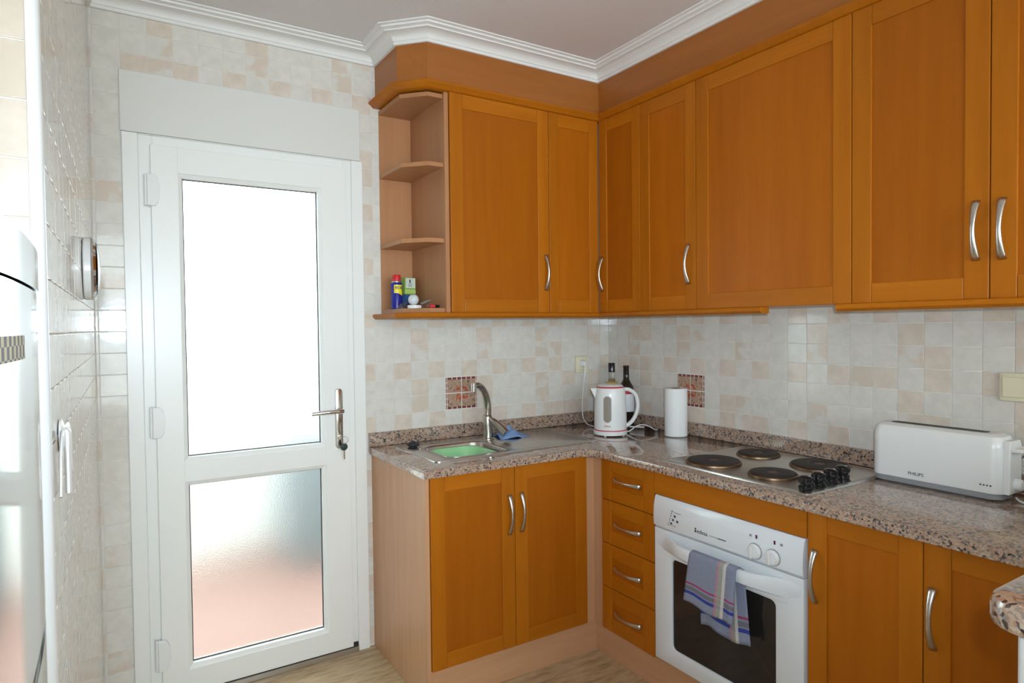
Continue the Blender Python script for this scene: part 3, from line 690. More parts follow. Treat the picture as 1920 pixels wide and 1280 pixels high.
loft(b, loops); obj('door_grip', b, E_, od, True)
b = bm_new(); box(b, -0.5645, -0.560, OY0 + 0.05, OY1 - 0.05, 0.522, 0.548, 0.002, 1); obj('grip_ledge', b, E_, od)
for y in (-1.341, -1.404):                                     # two rotary knobs
    mt = Matrix.Rotation(-PI / 2, 3, 'Y'); b = bm_new(); lathe(b, [(0.023, 0.0), (0.0235, 0.006), (0.021, 0.011), (0.019, 0.0125)], (-0.5725, y, 0.651), 28, mat=mt)
    k = obj('knob', b, M['white_plastic'], ov, True, angle=30)
    b = bm_new(); lathe(b, [(0.0234, 0.0), (0.0252, 0.0), (0.0252, 0.0016), (0.0234, 0.0016)], (-0.5728, y, 0.651), 32, False, False, mat=mt); obj('knob_ring', b, M['grey_plastic'], k)
    b = bm_new(); box(b, -0.598, -0.584, y - 0.004, y + 0.004, 0.632, 0.670, 0.003, 2); obj('knob_grip', b, M['white_plastic'], k)
for y in (-1.345, -1.408): b = bm_new(); box(b, -0.5725, -0.5705, y - 0.0025, y + 0.0025, 0.6905, 0.7015); obj('pilot_light', b, new_mat('dark_red_lamp', srgb(96, 24, 40), 0.2), cp)
for y in (-1.324, -1.431): b = bm_new(); box(b, -0.5723, -0.5708, y - 0.004, y + 0.004, 0.692, 0.699); obj('symbol', b, M['grey_plastic'], cp)
UD, VD = (0, -1, 0), (0, 0, 1)
text('edesa', 0.020, (-0.5738, -1.113, 0.6525), UD, VD, M['print_dark'], cp, align='LEFT')
b = bm_new(); box(b, -0.5738, -0.572, -1.110, -1.103, 0.647, 0.653); box(b, -0.5738, -0.572, -1.109, -1.104, 0.655, 0.661); obj('emblem', b, M['print_dark'], cp)
b = bm_new(); box(b, -0.5737, -0.572, -1.205, -1.165, 0.6505, 0.6515); box(b, -0.5738, -0.572, -1.232, -1.200, 0.6495, 0.6525); obj('printed_line', b, M['print_grey'], cp)
b = bm_new()
for k in range(7): box(b, -0.5735, -0.5700, -0.984 - 0.003 * k, -0.981 - 0.003 * k, 0.690 - 0.0085 * (6 - k) , 0.693 - 0.0085 * (6 - k))
for yy, zz in ((-1.012, 0.676), (-1.004, 0.662), (-1.024, 0.660), (-0.996, 0.648)): box(b, -0.5737, -0.570, yy - 0.005, yy + 0.003, zz - 0.0035, zz + 0.0035)
box(b, -0.573, -0.570, -1.040, -1.008, 0.6885, 0.6893); box(b, -0.5737, -0.570, -1.018, -0.988, 0.6405, 0.6413); obj('printed_diagram', b, M['print_grey'], cp)

# tea towel: front flap, over the grip, back flap
tw = thing('tea_towel', 'blue striped tea towel hung over the white oven handle', 'towel', (-0.61, -1.22, 0.59))
def cloth(fn, nu, nv, name, parent, thick=0.003):
    b = bm_new(); uvl = b.loops.layers.uv.new('UVMap'); g = [[b.verts.new(fn(i / nu, j / nv)) for j in range(nv + 1)] for i in range(nu + 1)]
    for i in range(nu):
        for j in range(nv):
            f = b.faces.new((g[i][j], g[i + 1][j], g[i + 1][j + 1], g[i][j + 1]))
            for lp, (a, c) in zip(f.loops, ((i, j), (i + 1, j), (i + 1, j + 1), (i, j + 1))): lp[uvl].uv = (a / nu, c / nv)
    o = obj(name, b, M['towel'], parent, True); s = o.modifiers.new('thickness', 'SOLIDIFY'); s.thickness = thick; s.offset = 1; return o
def front(u, v):
    y = -1.128 - 0.183 * u; bot = 0.428 - 0.010 * u + 0.004 * math.sin(9 * u)
    if v > 0.88:
        a = (v - 0.88) / 0.12 * PI * 0.8; return (-0.6095 - 0.0105 * math.cos(a), y, 0.590 + 0.008 * math.sin(a))
    z = bot + (0.590 - bot) * v / 0.88
    fold = 0.007 * math.exp(-((u - 0.93) / 0.07) ** 2) * (1.2 - v)
    return (-0.6200 - 0.006 * (1 - v) * (0.4 + 0.6 * math.sin(3 * u + 0.3)) - fold, y + 0.018 * (1 - v) * (1 - u) + 0.010 * (1 - v), z)
def back(u, v):
    y = -1.135 - 0.178 * u - 0.012 * (1 - v); bot = 0.356 - 0.002 * u + 0.006 * math.sin(8 * u); z = bot + (0.590 - bot) * v
    return (-0.590 - 0.004 * (1 - v) + 0.004 * math.sin(14 * u) * (1 - v), y - 0.012 * (1 - v) * u, z)
cloth(front, 24, 24, 'front_flap', tw); cloth(back, 24, 20, 'back_flap', tw)

# ------------------------------------------------------------------ hob
hb = thing('electric_hob', 'stainless electric hob with four dark hotplates set in the granite worktop', 'hob', (-0.29, -1.19, 0.845))
b = bm_new(); lo = []
for ins, z in ((0, 0.8453), (0.002, 0.850), (0.012, 0.8515), (0.018, 0.849)): lo.append([(x, y, z) for x, y in rrect(-0.530 + ins, -0.050 - ins, -1.487 + ins, -0.897 - ins, 0.012, 3)])
loft(b, lo); obj('top_plate', b, M['steel'], hb, True, angle=25)
for x, y, r in ((-0.404, -1.04, 0.090), (-0.165, -1.046, 0.0725), (-0.400, -1.279, 0.0725), (-0.163, -1.290, 0.090)):
    b = bm_new(); lathe(b, [(r + 0.006, 0.8492), (r + 0.005, 0.8545), (r + 0.001, 0.8575)], (x, y, 0), 40, cap1=False); rm = obj('hotplate_ring', b, M['rim'], hb, True)
    b = bm_new(); lathe(b, [(r, 0.850), (r, 0.8590), (r - 0.003, 0.8605), (0.030, 0.8605), (0.028, 0.8590), (0.001, 0.8588)], (x, y, 0), 40); obj('hotplate', b, M['hotplate'], rm, True, angle=30)
    b = bm_new(); lathe(b, [(0.018, 0.8585), (0.016, 0.8598), (0.001, 0.8599)], (x, y, 0), 24); obj('hotplate_centre', b, M['hotspot'], rm)
for k in range(4):
    x = -0.478 + 0.0735 * k; y = -1.447 + 0.006 * k; b = bm_new()
    lathe(b, [(0.019, 0.8492), (0.0205, 0.853), (0.0205, 0.860), (0.016, 0.863), (0.016, 0.866), (0.020, 0.869), (0.0215, 0.876), (0.020, 0.885), (0.014, 0.890), (0.001, 0.891)], (x, y, 0), 28); kn = obj('knob', b, M['black'], hb, True)
    b = bm_new(); box(b, x - 0.0008, x + 0.0008, y - 0.015, y - 0.008, 0.890, 0.8912); obj('pointer', b, M['label_white'], kn)

# ------------------------------------------------------------------ sink, tap and basin
sn = thing('stainless_sink', 'stainless inset sink with one bowl and a flat drainer', 'sink', (-0.83, -0.26, 0.845))
b = bm_new(); plate_with_holes(b, rrect(-1.222, -0.445, -0.462, -0.052, 0.02, 4), [rrect(-1.150, -0.872, -0.428, -0.158, 0.05)], 0.8453, 0.8490, 0.0015); obj('top_plate', b, M['steel'], sn, True, angle=30)
b = bm_new(); loops = []
for ins, z, r in ((0.0, 0.8492, 0.05), (0.003, 0.843, 0.052), (0.006, 0.72, 0.055), (0.014, 0.692, 0.06), (0.035, 0.684, 0.06)): loops.append([(x, y, z) for x, y in rrect(-1.150 + ins, -0.872 - ins, -0.428 + ins, -0.158 - ins, r - ins * 0.5)])
loft(b, loops, False, True); bw = obj('bowl', b, M['steel'], sn, True); s = bw.modifiers.new('thickness', 'SOLIDIFY'); s.thickness = 0.0012; s.offset = -1
b = bm_new(); o_ = [(x, y, 0.8491) for x, y in rrect(-0.79, -0.465, -0.440, -0.075, 0.03)]; i_ = [(x, y, 0.8505) for x, y in rrect(-0.785, -0.470, -0.435, -0.080, 0.028)]; j_ = [(x, y, 0.8493) for x, y in rrect(-0.779, -0.476, -0.429, -0.086, 0.025)]
loft(b, [o_, i_, j_], False, False); obj('drainer_rim', b, M['steel'], sn, True)
fc = thing('mixer_tap', 'tall chrome mixer tap with curved spout and side lever behind the sink bowl', 'tap', (-0.825, -0.150, 0.849))
b = bm_new(); lathe(b, [(0.027, 0.8492), (0.027, 0.853), (0.0225, 0.856), (0.0215, 0.91), (0.022, 0.945), (0.019, 0.955), (0.016, 0.957)], (-0.825, -0.150, 0), 24); obj('tap_body', b, M['dark_chrome'], fc, True)
b = bm_new(); pts = smooth_pts([(-0.825, -0.150, 0.950), (-0.824, -0.152, 0.99), (-0.835, -0.160, 1.035), (-0.862, -0.176, 1.075), (-0.895, -0.196, 1.093), (-0.922, -0.211, 1.092)], 5)
tube(b, pts, [0.0165 - 0.004 * k / (len(pts) - 1) for k in range(len(pts))], 14); sp_ = obj('spout', b, M['dark_chrome'], fc, True)
b = bm_new(); tube(b, [(-0.926, -0.2135, 1.104), (-0.926, -0.2135, 1.068)], 0.0125, 16); obj('aerator', b, M['chrome'], sp_, True)
b = bm_new(); pts = smooth_pts([(-0.822, -0.163, 0.938), (-0.815, -0.190, 0.930), (-0.795, -0.222, 0.900), (-0.785, -0.240, 0.882)], 5)
tube(b, pts, [0.011 + 0.009 * k / (len(pts) - 1) for k in range(len(pts))], 12); obj('lever', b, M['dark_chrome'], fc, True)
bs = thing('washing_up_basin', 'light green plastic basin sitting in the sink bowl', 'basin', (-1.02, -0.30, 0.685))
b = bm_new(); loops = []
def ov_rect(ins, z, wob=0.0): return [(x, y, z + wob * math.cos((x + 1.015) * 22)) for x, y in rrect(-1.140 + ins, -0.905 - ins, -0.420 + ins, -0.168 - ins, 0.06 - ins * 0.3)]
loft(b, [ov_rect(0.046, 0.6875), ov_rect(0.034, 0.692), ov_rect(0.012, 0.828), ov_rect(0.004, 0.833), ov_rect(0.0, 0.834), ov_rect(0.001, 0.837), ov_rect(0.012, 0.836), ov_rect(0.016, 0.828), ov_rect(0.036, 0.697)], True, True)
obj('tub', b, M['green'], bs, True)
pgs = thing('sink_plug', 'black rubber sink plug lying on the left rim of the sink', 'plug', (-1.172, -0.135, 0.849))
b = bm_new(); lathe(b, [(0.017, 0.0), (0.019, 0.004), (0.026, 0.010), (0.026, 0.014), (0.010, 0.016), (0.007, 0.024), (0.001, 0.026)], (-1.172, -0.135, 0.8495), 20); obj('stopper', b, M['dark_gap'], pgs, True)
b = bm_new(); tube(b, smooth_pts([(-1.160, -0.135, 0.8615), (-1.156, -0.155, 0.856), (-1.158, -0.175, 0.8515), (-1.165, -0.190, 0.8510)], 5), 0.0016, 6); obj('chain', b, M['chrome'], pgs)
cl = bm_new(); NU = 16; rg = random.Random(5); g = []
for i in range(NU + 1):
    row = []
    for j in range(NU + 1):
        u, v = i / NU, j / NU; r = max(0, 1 - math.hypot((u - 0.42) / 0.55, (v - 0.5) / 0.55)); h = 0.040 * r ** 0.8 + (0.007 * math.sin(13 * u + 4 * v) + 0.006 * math.sin(23 * v - 9 * u)) * r + rg.uniform(0, 0.0035)
        row.append(cl.verts.new((-0.790 + 0.150 * u + 0.02 * v * (1 - u), -0.205 + 0.105 * v - 0.025 * math.sin(3 * u) * (1 - v) * 0.5, 0.8500 + max(0, h))))
    g.append(row)
for i in range(NU):
    for j in range(NU): cl.faces.new((g[i][j], g[i + 1][j], g[i + 1][j + 1], g[i][j + 1]))
o = obj('dishcloth', cl, M['blue_cloth'], smooth=True, origin=(-0.72, -0.15, 0.852)); s = o.modifiers.new('thickness', 'SOLIDIFY'); s.thickness = 0.002; s.offset = 1
tag(o, 'crumpled light blue dishcloth beside the mixer tap', 'cloth')

# ------------------------------------------------------------------ small appliances and bottles on the worktop
KC = Vector((-0.302, -0.362, 0.8455)); ax = Vector((0.848, -0.53, 0)).normalized()        # spout points to -ax, grip to +ax
kt = thing('kettle', 'white electric kettle with red rings standing in the worktop corner', 'kettle', KC)
b = bm_new(); lathe(b, [(0.070, 0.004), (0.076, 0.006), (0.077, 0.020), (0.074, 0.024)], KC, 36)
for a in (0.5, 2.0, 3.6, 5.2): lathe(b, [(0.006, 0.0), (0.006, 0.005)], KC + Vector((0.06 * math.cos(a), 0.06 * math.sin(a), 0)), 8)
obj('power_base', b, M['white_plastic'], kt, True, angle=30)
b = bm_new(); lathe(b, [(0.0752, 0.0242), (0.0758, 0.0262), (0.0752, 0.0285)], KC, 36); obj('red_ring', b, M['crimson'], kt, True)
b = bm_new(); lathe(b, [(0.0735, 0.0285), (0.0735, 0.06), (0.0725, 0.12), (0.070, 0.180), (0.067, 0.206), (0.063, 0.2155)], KC, 40); obj('jug', b, M['white_plastic'], kt, True, angle=30)
b = bm_new(); lathe(b, [(0.0628, 0.2157), (0.063, 0.2185), (0.060, 0.2215)], KC, 36); obj('red_ring', b, M['crimson'], kt, True)
b = bm_new(); lathe(b, [(0.0595, 0.2217), (0.053, 0.228), (0.03, 0.231), (0.001, 0.232)], KC, 32); obj('lid', b, M['white_plastic'], kt, True)
b = bm_new(); T_ = lambda r, z, s=0: KC + ax * r + Vector((0.53, 0.848, 0)) * s + Vector((0, 0, z))
loops = [[T_(-0.060, 0.150, 0.006), T_(-0.060, 0.150, -0.006), T_(-0.052, 0.150, -0.006), T_(-0.052, 0.150, 0.006)], [T_(-0.078, 0.185, 0.014), T_(-0.078, 0.185, -0.014), T_(-0.050, 0.185, -0.02), T_(-0.050, 0.185, 0.02)], [T_(-0.090, 0.212, 0.008), T_(-0.090, 0.212, -0.008), T_(-0.045, 0.2135, -0.022), T_(-0.045, 0.2135, 0.022)]]
loft(b, [[tuple(p) for p in lp] for lp in loops]); obj('spout', b, M['white_plastic'], kt, True)
b = bm_new(); pts = smooth_pts([T_(0.054, 0.204), T_(0.085, 0.205), T_(0.116, 0.180), T_(0.125, 0.135), T_(0.118, 0.095), T_(0.098, 0.060), T_(0.068, 0.036)], 6)
tube(b, pts, 0.009, 12, [0.013] * len(pts), up=ax); obj('grip', b, M['white_plastic'], kt, True)
fr = (cam_pos - KC); fr.z = 0; fr.normalize(); sd = Vector((0, 0, 1)).cross(fr)
fr2 = (fr - 0.18 * sd).normalized(); sd2 = Vector((0, 0, 1)).cross(fr2)
def gauge(w, z0, z1, r, mat, nm):
    b = bm_new(); P = rrect(-w, w, z0, z1, w * 0.98, 6); rz = lambda z: 0.0735 - (max(0, z - 0.06) / 0.14) ** 1.4 * 0.0045
    f = [KC + fr2 * math.sqrt(max(0, (rz(z) + r) ** 2 - x * x)) + sd2 * x + Vector((0, 0, z)) for x, z in P]; k_ = [p - fr2 * 0.006 for p in f]
    loft(b, [[tuple(p) for p in k_], [tuple(p) for p in f]]); return obj(nm, b, mat, kt)
gauge(0.018, 0.064, 0.182, 0.0010, M['grey_plastic'], 'gauge_frame'); gauge(0.0155, 0.067, 0.179, 0.0018, M['smoked'], 'water_gauge')
text('ufesa', 0.015, KC + fr2 * 0.0748 + Vector((0, 0, 0.049)), sd2, (0, 0, 1), M['crimson'], kt)
def bottle(c, prof, n=28, mat=None):
    b = bm_new(); lathe(b, prof, c, n); return b
B1 = Vector((-0.090, -0.128, 0.8455)); bo = thing('spirit_bottle', 'clear glass bottle with black cap and gold label behind the kettle', 'bottle', B1)
prof = [(0.034, 0.0), (0.037, 0.004), (0.037, 0.165), (0.033, 0.190), (0.018, 0.215), (0.0135, 0.235), (0.0135, 0.268)]
obj('glass', bottle(B1, prof), M['clear_glass'], bo, True)
obj('liquid', bottle(B1, [(0.033, 0.003), (0.0345, 0.006), (0.0345, 0.120), (0.001, 0.1205)]), glassy('pale_spirit', (0.95, 0.86, 0.6, 1), 0.0, 1.33), bo, True)
obj('cap', bottle(B1, [(0.0165, 0.262), (0.0165, 0.306), (0.0150, 0.309), (0.001, 0.309)]), M['black'], bo, True, angle=30)
obj('neck_label', bottle(B1, [(0.0270, 0.196), (0.0300, 0.196), (0.0305, 0.200), (0.0285, 0.212), (0.022, 0.2135)]), M['gold'], bo, True)
obj('label', bottle(B1, [(0.0374, 0.04), (0.0376, 0.041), (0.0376, 0.14), (0.0374, 0.141)]), M['label_white'], bo, True)
B2 = Vector((-0.062, -0.204, 0.8455)); bo = thing('wine_bottle', 'dark wine bottle with white label behind the kettle handle', 'bottle', B2)
prof = [(0.034, 0.0), (0.037, 0.005), (0.037, 0.175), (0.034, 0.195), (0.022, 0.215), (0.0150, 0.230), (0.0140, 0.285), (0.0152, 0.287), (0.0152, 0.296), (0.0135, 0.298)]
obj('glass', bottle(B2, prof), M['wine'], bo, True)
obj('label', bottle(B2, [(0.0371, 0.072), (0.0375, 0.073), (0.0375, 0.158), (0.0371, 0.159)]), M['label_white'], bo, True)
obj('red_band', bottle(B2, [(0.0372, 0.160), (0.0376, 0.1605), (0.0372, 0.178), (0.0365, 0.179)]), M['red'], bo, True)
# socket with plug and the kettle's flex
so = thing('wall_socket', 'cream wall socket on the back wall tiles with a white plug in it', 'socket', (-0.184, -0.001, 1.145))
b = bm_new(); prism(b, rrect(-0.224, -0.144, 1.104, 1.186, 0.008, 3), 'y', -0.010, -0.0005, 0.003, 2); obj('plate', b, M['cream_plastic'], so, True, angle=30)
b = bm_new(); prism(b, rrect(-0.211, -0.157, 1.118, 1.172, 0.006, 3), 'y', -0.0125, -0.0095, 0.0012, 1); obj('insert', b, M['cream_plastic'], so)
pg = thing('plug', 'white mains plug with a long white flex looping behind the kettle', 'plug', (-0.188, -0.013, 1.15))
b = bm_new(); lathe(b, [(0.019, 0.0), (0.019, 0.010), (0.013, 0.022), (0.010, 0.026), (0.001, 0.027)], (-0.188, -0.0128, 1.150), 20, mat=Matrix.Rotation(PI / 2, 3, 'X')); obj('plug_body', b, M['white_plastic'], pg, True)
pts = smooth_pts([(-0.188, -0.036, 1.146), (-0.190, -0.042, 1.12), (-0.196, -0.034, 1.04), (-0.200, -0.028, 0.95), (-0.200, -0.032, 0.885), (-0.210, -0.075, 0.852), (-0.225, -0.16, 0.8485), (-0.215, -0.25, 0.8485), (-0.212, -0.33, 0.8485), (-0.200, -0.372, 0.852), (-0.160, -0.378, 0.872), (-0.118, -0.382, 0.876), (-0.080, -0.392, 0.862), (-0.058, -0.398, 0.849), (-0.045, -0.400, 0.8485)], 6)
b = bm_new(); tube(b, pts, 0.0027, 8); obj('flex', b, M['white_plastic'], pg, True)
kn = thing('kitchen_utensil', 'white-handled utensil with a dark tip lying against the splashback right of the bottles', 'utensil', (-0.06, -0.31, 0.846))
b = bm_new(); tube(b, [(-0.095, -0.262, 0.8500), (-0.050, -0.318, 0.8500)], 0.0042, 8, [0.007, 0.007]); obj('grip', b, M['white_plastic'], kn, True)
b = bm_new(); tube(b, [(-0.050, -0.318, 0.8500), (-0.038, -0.335, 0.8495), (-0.026, -0.352, 0.8490)], [0.004, 0.0045, 0.002], 8, [0.007, 0.009, 0.003]); obj('tip', b, M['black'], kn, True)
# kitchen paper
PR = Vector((-0.078, -0.548, 0.8455)); kp = thing('kitchen_paper_roll', 'upright white roll of kitchen paper by the splashback', 'paper roll', PR)
b = bm_new(); lathe(b, [(0.020, 0.0), (0.050, 0.0), (0.0505, 0.002), (0.0505, 0.211), (0.0495, 0.2125), (0.020, 0.2125), (0.020, 0.19)], PR, 40, True, True); obj('roll', b, M['paper'], kp, True, angle=30)
b = bm_new(); pts = [(PR.x + 0.0512 * math.cos(a), PR.y + 0.0512 * math.sin(a), 0) for a in [math.radians(205 + 3 * k) for k in range(14)]]
loft(b, [[(x, y, PR.z + 0.003) for x, y, _ in pts] + [(x * 1.0 + 0.0008, y + 0.0003, PR.z + 0.003) for x, y, _ in pts[::-1]], [(x, y, PR.z + 0.211) for x, y, _ in pts] + [(x + 0.0008, y + 0.0003, PR.z + 0.211) for x, y, _ in pts[::-1]]]); obj('loose_sheet', b, M['paper'], kp)
b = bm_new(); lathe(b, [(0.0196, 0.004), (0.0196, 0.2128)], PR, 20); obj('core', b, new_mat('cardboard', srgb(120, 100, 88), 0.9), kp)
# toaster
TX0, TX1, TY0, TY1 = -0.172, -0.062, -1.825, -1.470
to = thing('toaster', 'long white one-slot toaster on the worktop under the light switch', 'toaster', (-0.117, -1.648, 0.8455))
b = bm_new(); loops = []
for ins, z in ((0.010, 0.8458), (0.004, 0.850), (0.003, 0.862), (0.005, 0.8635)): loops.append([(x, y, z) for x, y in rrect(TX0 + ins, TX1 - ins, TY0 + ins, TY1 - ins, 0.030)])
loft(b, loops); obj('base', b, M['grey_plastic'], to, True, angle=30)
b = bm_new(); loops = []
for ins, z in ((0.004, 0.8637), (0.0, 0.867), (0.0, 0.99), (0.003, 1.010), (0.009, 1.022), (0.020, 1.028), (0.030, 1.0285)): loops.append([(x, y, z) for x, y in rrect(TX0 + ins, TX1 - ins, TY0 + ins, TY1 - ins, max(0.008, 0.030 - ins * 0.7))])
loft(b, loops); tb = obj('shell', b, M['white_plastic'], to, True, angle=30)
b = bm_new(); prism(b, rrect(-0.133, -0.101, -1.775, -1.510, 0.012), 'z', 1.0280, 1.0292); obj('slot', b, M['dark_gap'], to)
b = bm_new(); P = [(-0.155, 0.868), (-0.079, 0.868), (-0.079, 1.000), (-0.088, 1.014), (-0.146, 1.014), (-0.155, 1.000)]; prism(b, P, 'y', TY0 - 0.014, TY0 + 0.004, 0.003, 2); ep = obj('end_panel', b, M['white_plastic'], to)
b = bm_new(); box(b, -0.150, -0.084, TY0 - 0.040, TY0 - 0.012, 0.984, 0.996, 0.004, 2); obj('lever', b, M['white_plastic'], ep)
b = bm_new(); lathe(b, [(0.017, 0.0), (0.016, 0.014), (0.012, 0.017), (0.001, 0.0172)], (-0.118, TY0 - 0.014, 0.893), 20, mat=Matrix.Rotation(PI / 2, 3, 'X')); obj('dial', b, M['white_plastic'], ep, True, angle=30)
text('PHILIPS', 0.014, (TX0 - 0.0006, -1.606, 0.884), UD, VD, M['print_dark'], tb)
b = bm_new()
for y in (-1.776, -1.784, -1.792, -1.800): box(b, TX0 - 0.0006, TX0 + 0.001, y - 0.0022, y + 0.0022, 0.8865, 0.8905)
obj('printed_marks', b, M['print_grey'], tb)
b = bm_new(); tube(b, smooth_pts([(-0.110, TY0 - 0.012, 0.8545), (-0.125, TY0 - 0.03, 0.849), (-0.14, -1.90, 0.849), (-0.145, -2.00, 0.849)], 6), 0.003, 8); obj('flex', b, M['white_plastic'], to, True)
# light switch and wire rack at the right edge
sw = thing('light_switch', 'cream rocker light switch on the right wall above the toaster', 'switch', (0, -1.80, 1.15))
b = bm_new(); prism(b, rrect(-1.842, -1.757, 1.110, 1.192, 0.006, 3), 'x', -0.010, -0.0005, 0.003, 2); obj('plate', b, M['cream_plastic'], sw, True, angle=30)
b = bm_new(); box(b, -0.0145, -0.0095, -1.832, -1.766, 1.122, 1.180, 0.0015, 1); obj('rocker', b, M['cream_plastic'], sw)
wk = thing('wire_rack', 'thin wire rack at the right edge of the picture behind the toaster', 'rack', (-0.07, -1.95, 0.8455))
for x in (-0.050, -0.030):
    b = bm_new(); tube(b, [(x, -1.900, 0.8480), (x, -1.807, 0.938), (x, -1.900, 1.030), (x, -1.993, 0.938), (x, -1.900, 0.8480)], 0.0022, 8); obj('side_frame', b, M['nickel'], wk, True)
for y, z in ((-1.900, 0.8485), (-1.807, 0.938), (-1.900, 1.030), (-1.993, 0.938)): b = bm_new(); tube(b, [(-0.050, y, z), (-0.030, y, z)], 0.002, 8); obj('cross_wire', b, M['nickel'], wk, True)

# ------------------------------------------------------------------ things on the open shelf
SZ = 1.4182
c = Vector((-1.219, -0.100, SZ)); sc_ = thing('spray_can', 'blue aerosol can with red cap and yellow badge on the open shelf', 'spray can', c)
b = bm_new(); lathe(b, [(0.0215, 0.0), (0.0235, 0.003), (0.0235, 0.104), (0.0205, 0.110)], c, 28); cb = obj('can', b, M['blue'], sc_, True, angle=30)
b = bm_new(); lathe(b, [(0.0206, 0.1102), (0.0212, 0.1135), (0.019, 0.1155)], c, 28); obj('collar', b, M['nickel'], sc_, True)
b = bm_new(); lathe(b, [(0.0175, 0.1156), (0.0172, 0.139), (0.0155, 0.142), (0.001, 0.1425)], c, 28); obj('cap', b, M['red'], sc_, True, angle=30)
b = bm_new(); fr = (cam_pos - c); fr.z = 0; fr.normalize(); fr = (fr + 0.35 * Vector((fr.y, -fr.x, 0)) * -1).normalized(); sd = Vector((0, 0, 1)).cross(fr)
def wrap(bm, poly, rad):
    f = [c + fr * math.sqrt(rad * rad - x * x) + sd * x + Vector((0, 0, z)) for x, z in poly]; k_ = [p - fr * 0.004 for p in f]
    loft(bm, [[tuple(p) for p in k_], [tuple(p) for p in f]])
cols = [-0.017 + 0.034 * k / 8 for k in range(9)]
zb = lambda x: 0.066 - 0.010 * max(0, (x + 0.004) / 0.02)
for xa, xb in zip(cols, cols[1:]): wrap(b, [(xa, zb(xa)), (xb, zb(xb)), (xb, 0.100), (xa, 0.100)], 0.0241)
obj('badge', b, M['yellow'], cb)
tx = text('WD-40', 0.0100, c + fr * 0.0248 + Vector((0, 0, 0.087)), sd, (0, 0, 1), M['navy'], cb, depth=0.0008); tx.scale = (1, 1.9, 1)
bxs = thing('carton', 'blue carton under the green one on the open shelf', 'box', (-1.163, -0.075, SZ), math.radians(20))
def rot_box(parent, name, x0, x1, y0, y1, z0, z1, mat, bev=0.0008):
    b = bm_new(); box(b, x0, x1, y0, y1, z0, z1, bev, 1); me = finish(b, name); me.materials.append(mat); o = bpy.data.objects.new(name, me); COL.objects.link(o); o.parent = parent; return o
rot_box(bxs, 'carton_body', -0.028, 0.028, -0.024, 0.024, 0, 0.062, new_mat('blue_carton', srgb(46, 92, 150), 0.5))
gbx = thing('carton', 'green and white light bulb carton standing on top of the blue carton', 'box', (-1.163, -0.075, SZ + 0.0622), math.radians(14))
g0 = rot_box(gbx, 'carton_body', -0.028, 0.028, -0.022, 0.022, 0, 0.070, new_mat('green_carton', srgb(126, 160, 60), 0.5))
rot_box(g0, 'white_panel', -0.023, 0.0265, -0.0226, -0.0215, 0.026, 0.069, new_mat('pale_print', srgb(206, 216, 200), 0.5))
rot_box(g0, 'lamp_picture', -0.004, 0.002, -0.0229, -0.0225, 0.048, 0.062, M['print_dark']); rot_box(g0, 'lamp_picture', -0.010, 0.010, -0.0228, -0.0225, 0.032, 0.046, new_mat('pale_grey_print', srgb(176, 184, 180), 0.5)); rot_box(g0, 'pale_band', -0.026, 0.0275, -0.0226, -0.0215, 0.004, 0.022, new_mat('lime_print', srgb(176, 206, 110), 0.5))
c = Vector((-1.200, -0.236, SZ)); ld = thing('jar_lid', 'flat white plastic lid on the open shelf in front of the cartons', 'lid', c)
b = bm_new(); lathe(b, [(0.026, 0.0), (0.0265, 0.002), (0.0265, 0.011), (0.024, 0.013), (0.001, 0.0135)], c, 28); obj('disc', b, M['white_plastic'], ld, True, angle=30)
b = bm_new()
for k in range(28): a = 2 * PI * k / 28; box(b, c.x + 0.0263 * math.cos(a) - 0.0006, c.x + 0.0263 * math.cos(a) + 0.0006, c.y + 0.0263 * math.sin(a) - 0.0006, c.y + 0.0263 * math.sin(a) + 0.0006, SZ + 0.002, SZ + 0.011)
obj('grip_ribs', b, M['white_plastic'], ld)
c = Vector((-1.202, -0.232, SZ + 0.0137)); bl = thing('light_bulb', 'round pearl light bulb lying on the white lid on the open shelf', 'bulb', c)
b = bm_new(); lathe(b, [(0.002, 0.0), (0.012, 0.0025), (0.0195, 0.011), (0.0215, 0.021), (0.0195, 0.031), (0.012, 0.0395), (0.002, 0.042)], c, 24); obj('globe', b, new_mat('pearl_glass', srgb(205, 210, 212), 0.25), bl, True)
b = bm_new(); tube(b, [c + Vector((0.012, 0.012, 0.024)), c + Vector((0.029, 0.029, 0.028))], 0.0095, 14); obj('screw_base', b, M['nickel'], bl, True)
sx = thing('scissors', 'grey-handled scissors leaning on the open shelf right of the bulb', 'scissors', (-1.15, -0.23, SZ))
b = bm_new(); tube(b, [(-1.172, -0.236, SZ + 0.018), (-1.154, -0.241, SZ + 0.026), (-1.132, -0.240, SZ + 0.034)], [0.004, 0.0045, 0.002], 8, [0.010, 0.009, 0.004]); obj('grip', b, M['grey_plastic'], sx, True)
b = bm_new(); tube(b, [(-1.172, -0.236, SZ + 0.018), (-1.176, -0.262, SZ + 0.0035)], [0.0016, 0.001], 8, [0.006, 0.003]); obj('blade', b, M['nickel'], sx, True)
rd = thing('pocket_screwdriver', 'small red and black handled tool lying on the open shelf, right end', 'tool', (-1.14, -0.29, SZ))
b = bm_new(); tube(b, [(-1.160, -0.292, SZ + 0.0075), (-1.140, -0.295, SZ + 0.0075)], 0.0072, 10); obj('red_grip', b, M['red'], rd, True)
b = bm_new(); tube(b, [(-1.140, -0.295, SZ + 0.0075), (-1.120, -0.292, SZ + 0.0072)], 0.0062, 10); obj('black_grip', b, M['black'], rd, True)
b = bm_new(); tube(b, [(-1.160, -0.292, SZ + 0.0075), (-1.172, -0.288, SZ + 0.0065)], 0.0018, 8); obj('shaft', b, M['chrome'], rd, True)
b = bm_new(); NU = 10; rg = random.Random(9); g = []
